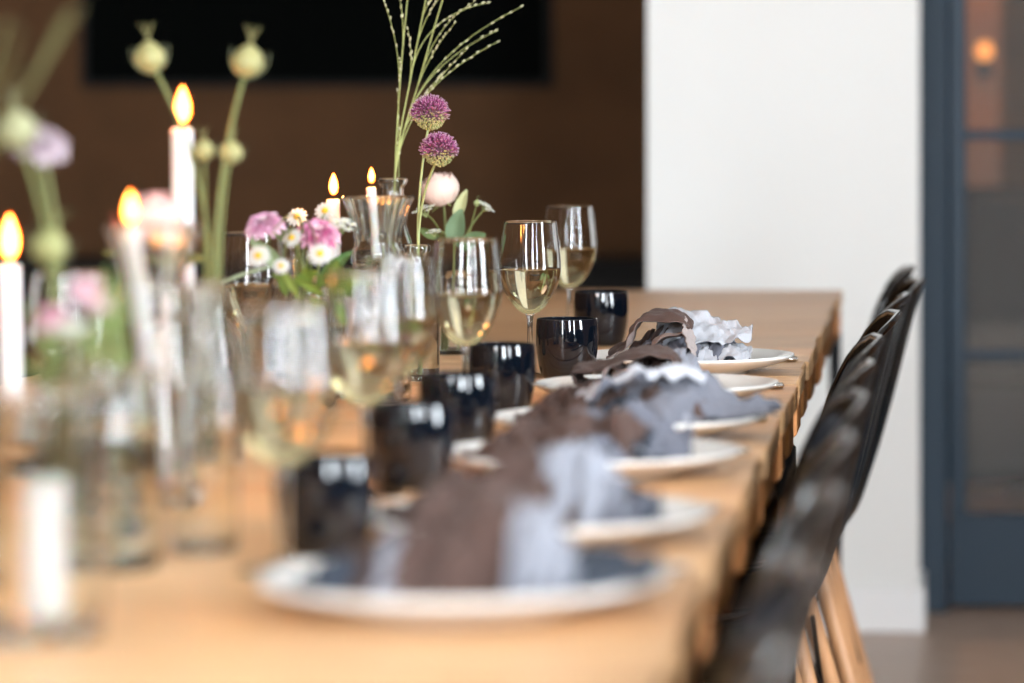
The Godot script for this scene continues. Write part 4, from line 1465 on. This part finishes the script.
	flower("filler_flower", "small red bud beside the pink garden rose", pr + Vector3(-0.012, 0.008, 0), at_px(116, 227, 1010), "pod", 0.014, Vector3(-0.3, 1, 0), Vector3(0.01, 0, 0), Color(0.45, 0.10, 0.06), 0.0013)
	# the large blurred stems at the left
	var lv := at_table(62, 1240)
	make_vessel("small_bottle", "small clear glass bottle holding the mauve scabious", lv, small, 0.0024, 0.006, 0.07)
	via = [lv, 0.169, 0.0125]
	flower("scabious", "mauve scabious beside the pale seed pod", lv + Vector3(-0.006, 0.008, 0), at_px(42, 143, 1240), "scabious", 0.046, Vector3(0.3, 1, 0.5), Vector3(0.012, 0, 0), Color(0.22, 0.13, 0.17), 0.0026)
	flower("seed_pod", "pale oval seed pod against the mauve scabious", lv + Vector3(0.006, 0.008, 0.004), at_px(16, 128, 1250), "pod", 0.030, Vector3(-0.15, 1, 0), Vector3(0.015, 0, 0), Color(0.32, 0.32, 0.18), 0.0022)
	flower("seed_pod", "drooping pale bud low on the mauve scabious stems", lv + Vector3(0.0, 0.008, 0.01), at_px(50, 246, 1240), "pod", 0.028, Vector3(0.3, 1, 0), Vector3(-0.005, 0, 0), Color(0.26, 0.26, 0.10), 0.0020)
	var lg := []
	for a in [[62, 14, 0.0, 0.3, 0], [84, 4, 0.0, 0.4, 0], [20, 24, 0.0, 0.5, 0], [12, 60, 0.0, 0.5, 1]]:
		lg.append([at_px(a[0], a[1], 1420.0), a[2], a[3], a[4]])
	var gb := at_table(-62, 1400)
	make_vessel("tall_bottle", "tall clear glass bottle holding broad olive grass", gb, bottle, 0.0025, 0.006, 0.09)
	grass("broad olive grass blades leaning over the mauve scabious", gb + Vector3(0, 0.008, 0), gb + Vector3(0.006, 0.243, 0), [at_px(72, 10, 1420), at_px(8, 20, 1420)], lg, 0.0026, false, Color(0.10, 0.095, 0.032))
	# bouquet jar low on the left
	var bl := at_table(108, 1340)
	make_vessel("flower_jar", "clear glass jar of green stems and small pink flowers", bl, wide, 0.0024, 0.006, 0.11)
	via = [bl, 0.148, 0.032]
	for a in [[52, 318, "deep pink scabious low in the green stems", 0.034, Color(0.55, 0.16, 0.26)], [88, 288, "pink scabious highest over the jar of green stems", 0.030, Color(0.68, 0.34, 0.40)], [104, 300, "pale pink scabious at the side of the green stems", 0.028, Color(0.74, 0.48, 0.50)]]:
		f = flower("scabious", a[2], bl + Vector3(rng.randf_range(-0.02, 0.02), 0.008, rng.randf_range(-0.02, 0.02)), at_px(a[0], a[1], 1330), "scabious", a[3], Vector3(rng.randf_range(-0.3, 0.3), 1, 0.4), Vector3(0, 0.02, 0), a[4])
		leaves_on(f, [[at_px(a[0] + 14, a[1] + 60, 1330), Vector3(rng.randf_range(-0.4, 0.4), 1, 0.2), 0.07, 0.007, 0.1, Color(0.15, 0.21, 0.06)], [at_px(a[0] + 22, a[1] + 80, 1330), Vector3(rng.randf_range(-0.8, 0.8), 0.8, 0.2), 0.06, 0.008, 0.2, Color(0.18, 0.23, 0.08)]])
	flower("filler_flower", "white cluster low among the green stems", bl + Vector3(0.012, 0.008, 0.012), at_px(70, 330, 1340), "cluster", 0.032, Vector3(0, 1, 0.4), Vector3(0, 0.02, 0))
	# tall tumbler with a short candle close to the left
	var cyl := [Vector2(0.036, 0.0), Vector2(0.039, 0.003), Vector2(0.0395, 0.02), Vector2(0.0405, 0.15), Vector2(0.0405, 0.158)]
	var cv := at_table(42, 1540)
	make_vessel("candle_jar", "straight clear glass jar around a short white candle", cv, cyl, 0.0024, 0.012)
	var t := thing("pillar_candle", "short unlit white candle inside the straight glass jar", "candle", cv + Vector3(0.002, 0.0125, 0))
	var mb := MB.new()
	mb.lathe([Vector2(0, 0), Vector2(0.0135, 0), Vector2(0.014, 0.002), Vector2(0.014, 0.088), Vector2(0.0125, 0.092), Vector2(0.009, 0.0905), Vector2(0, 0.089)], 32)
	part(t, "wax", mb, M.wax)
	mb = MB.new()
	mb.tube([Vector3(0, 0.088, 0), Vector3(0.001, 0.096, 0), Vector3(0.002, 0.1, 0)], 0.0008, 0.0006, 6)
	part(t, "wick", mb, M.wick)
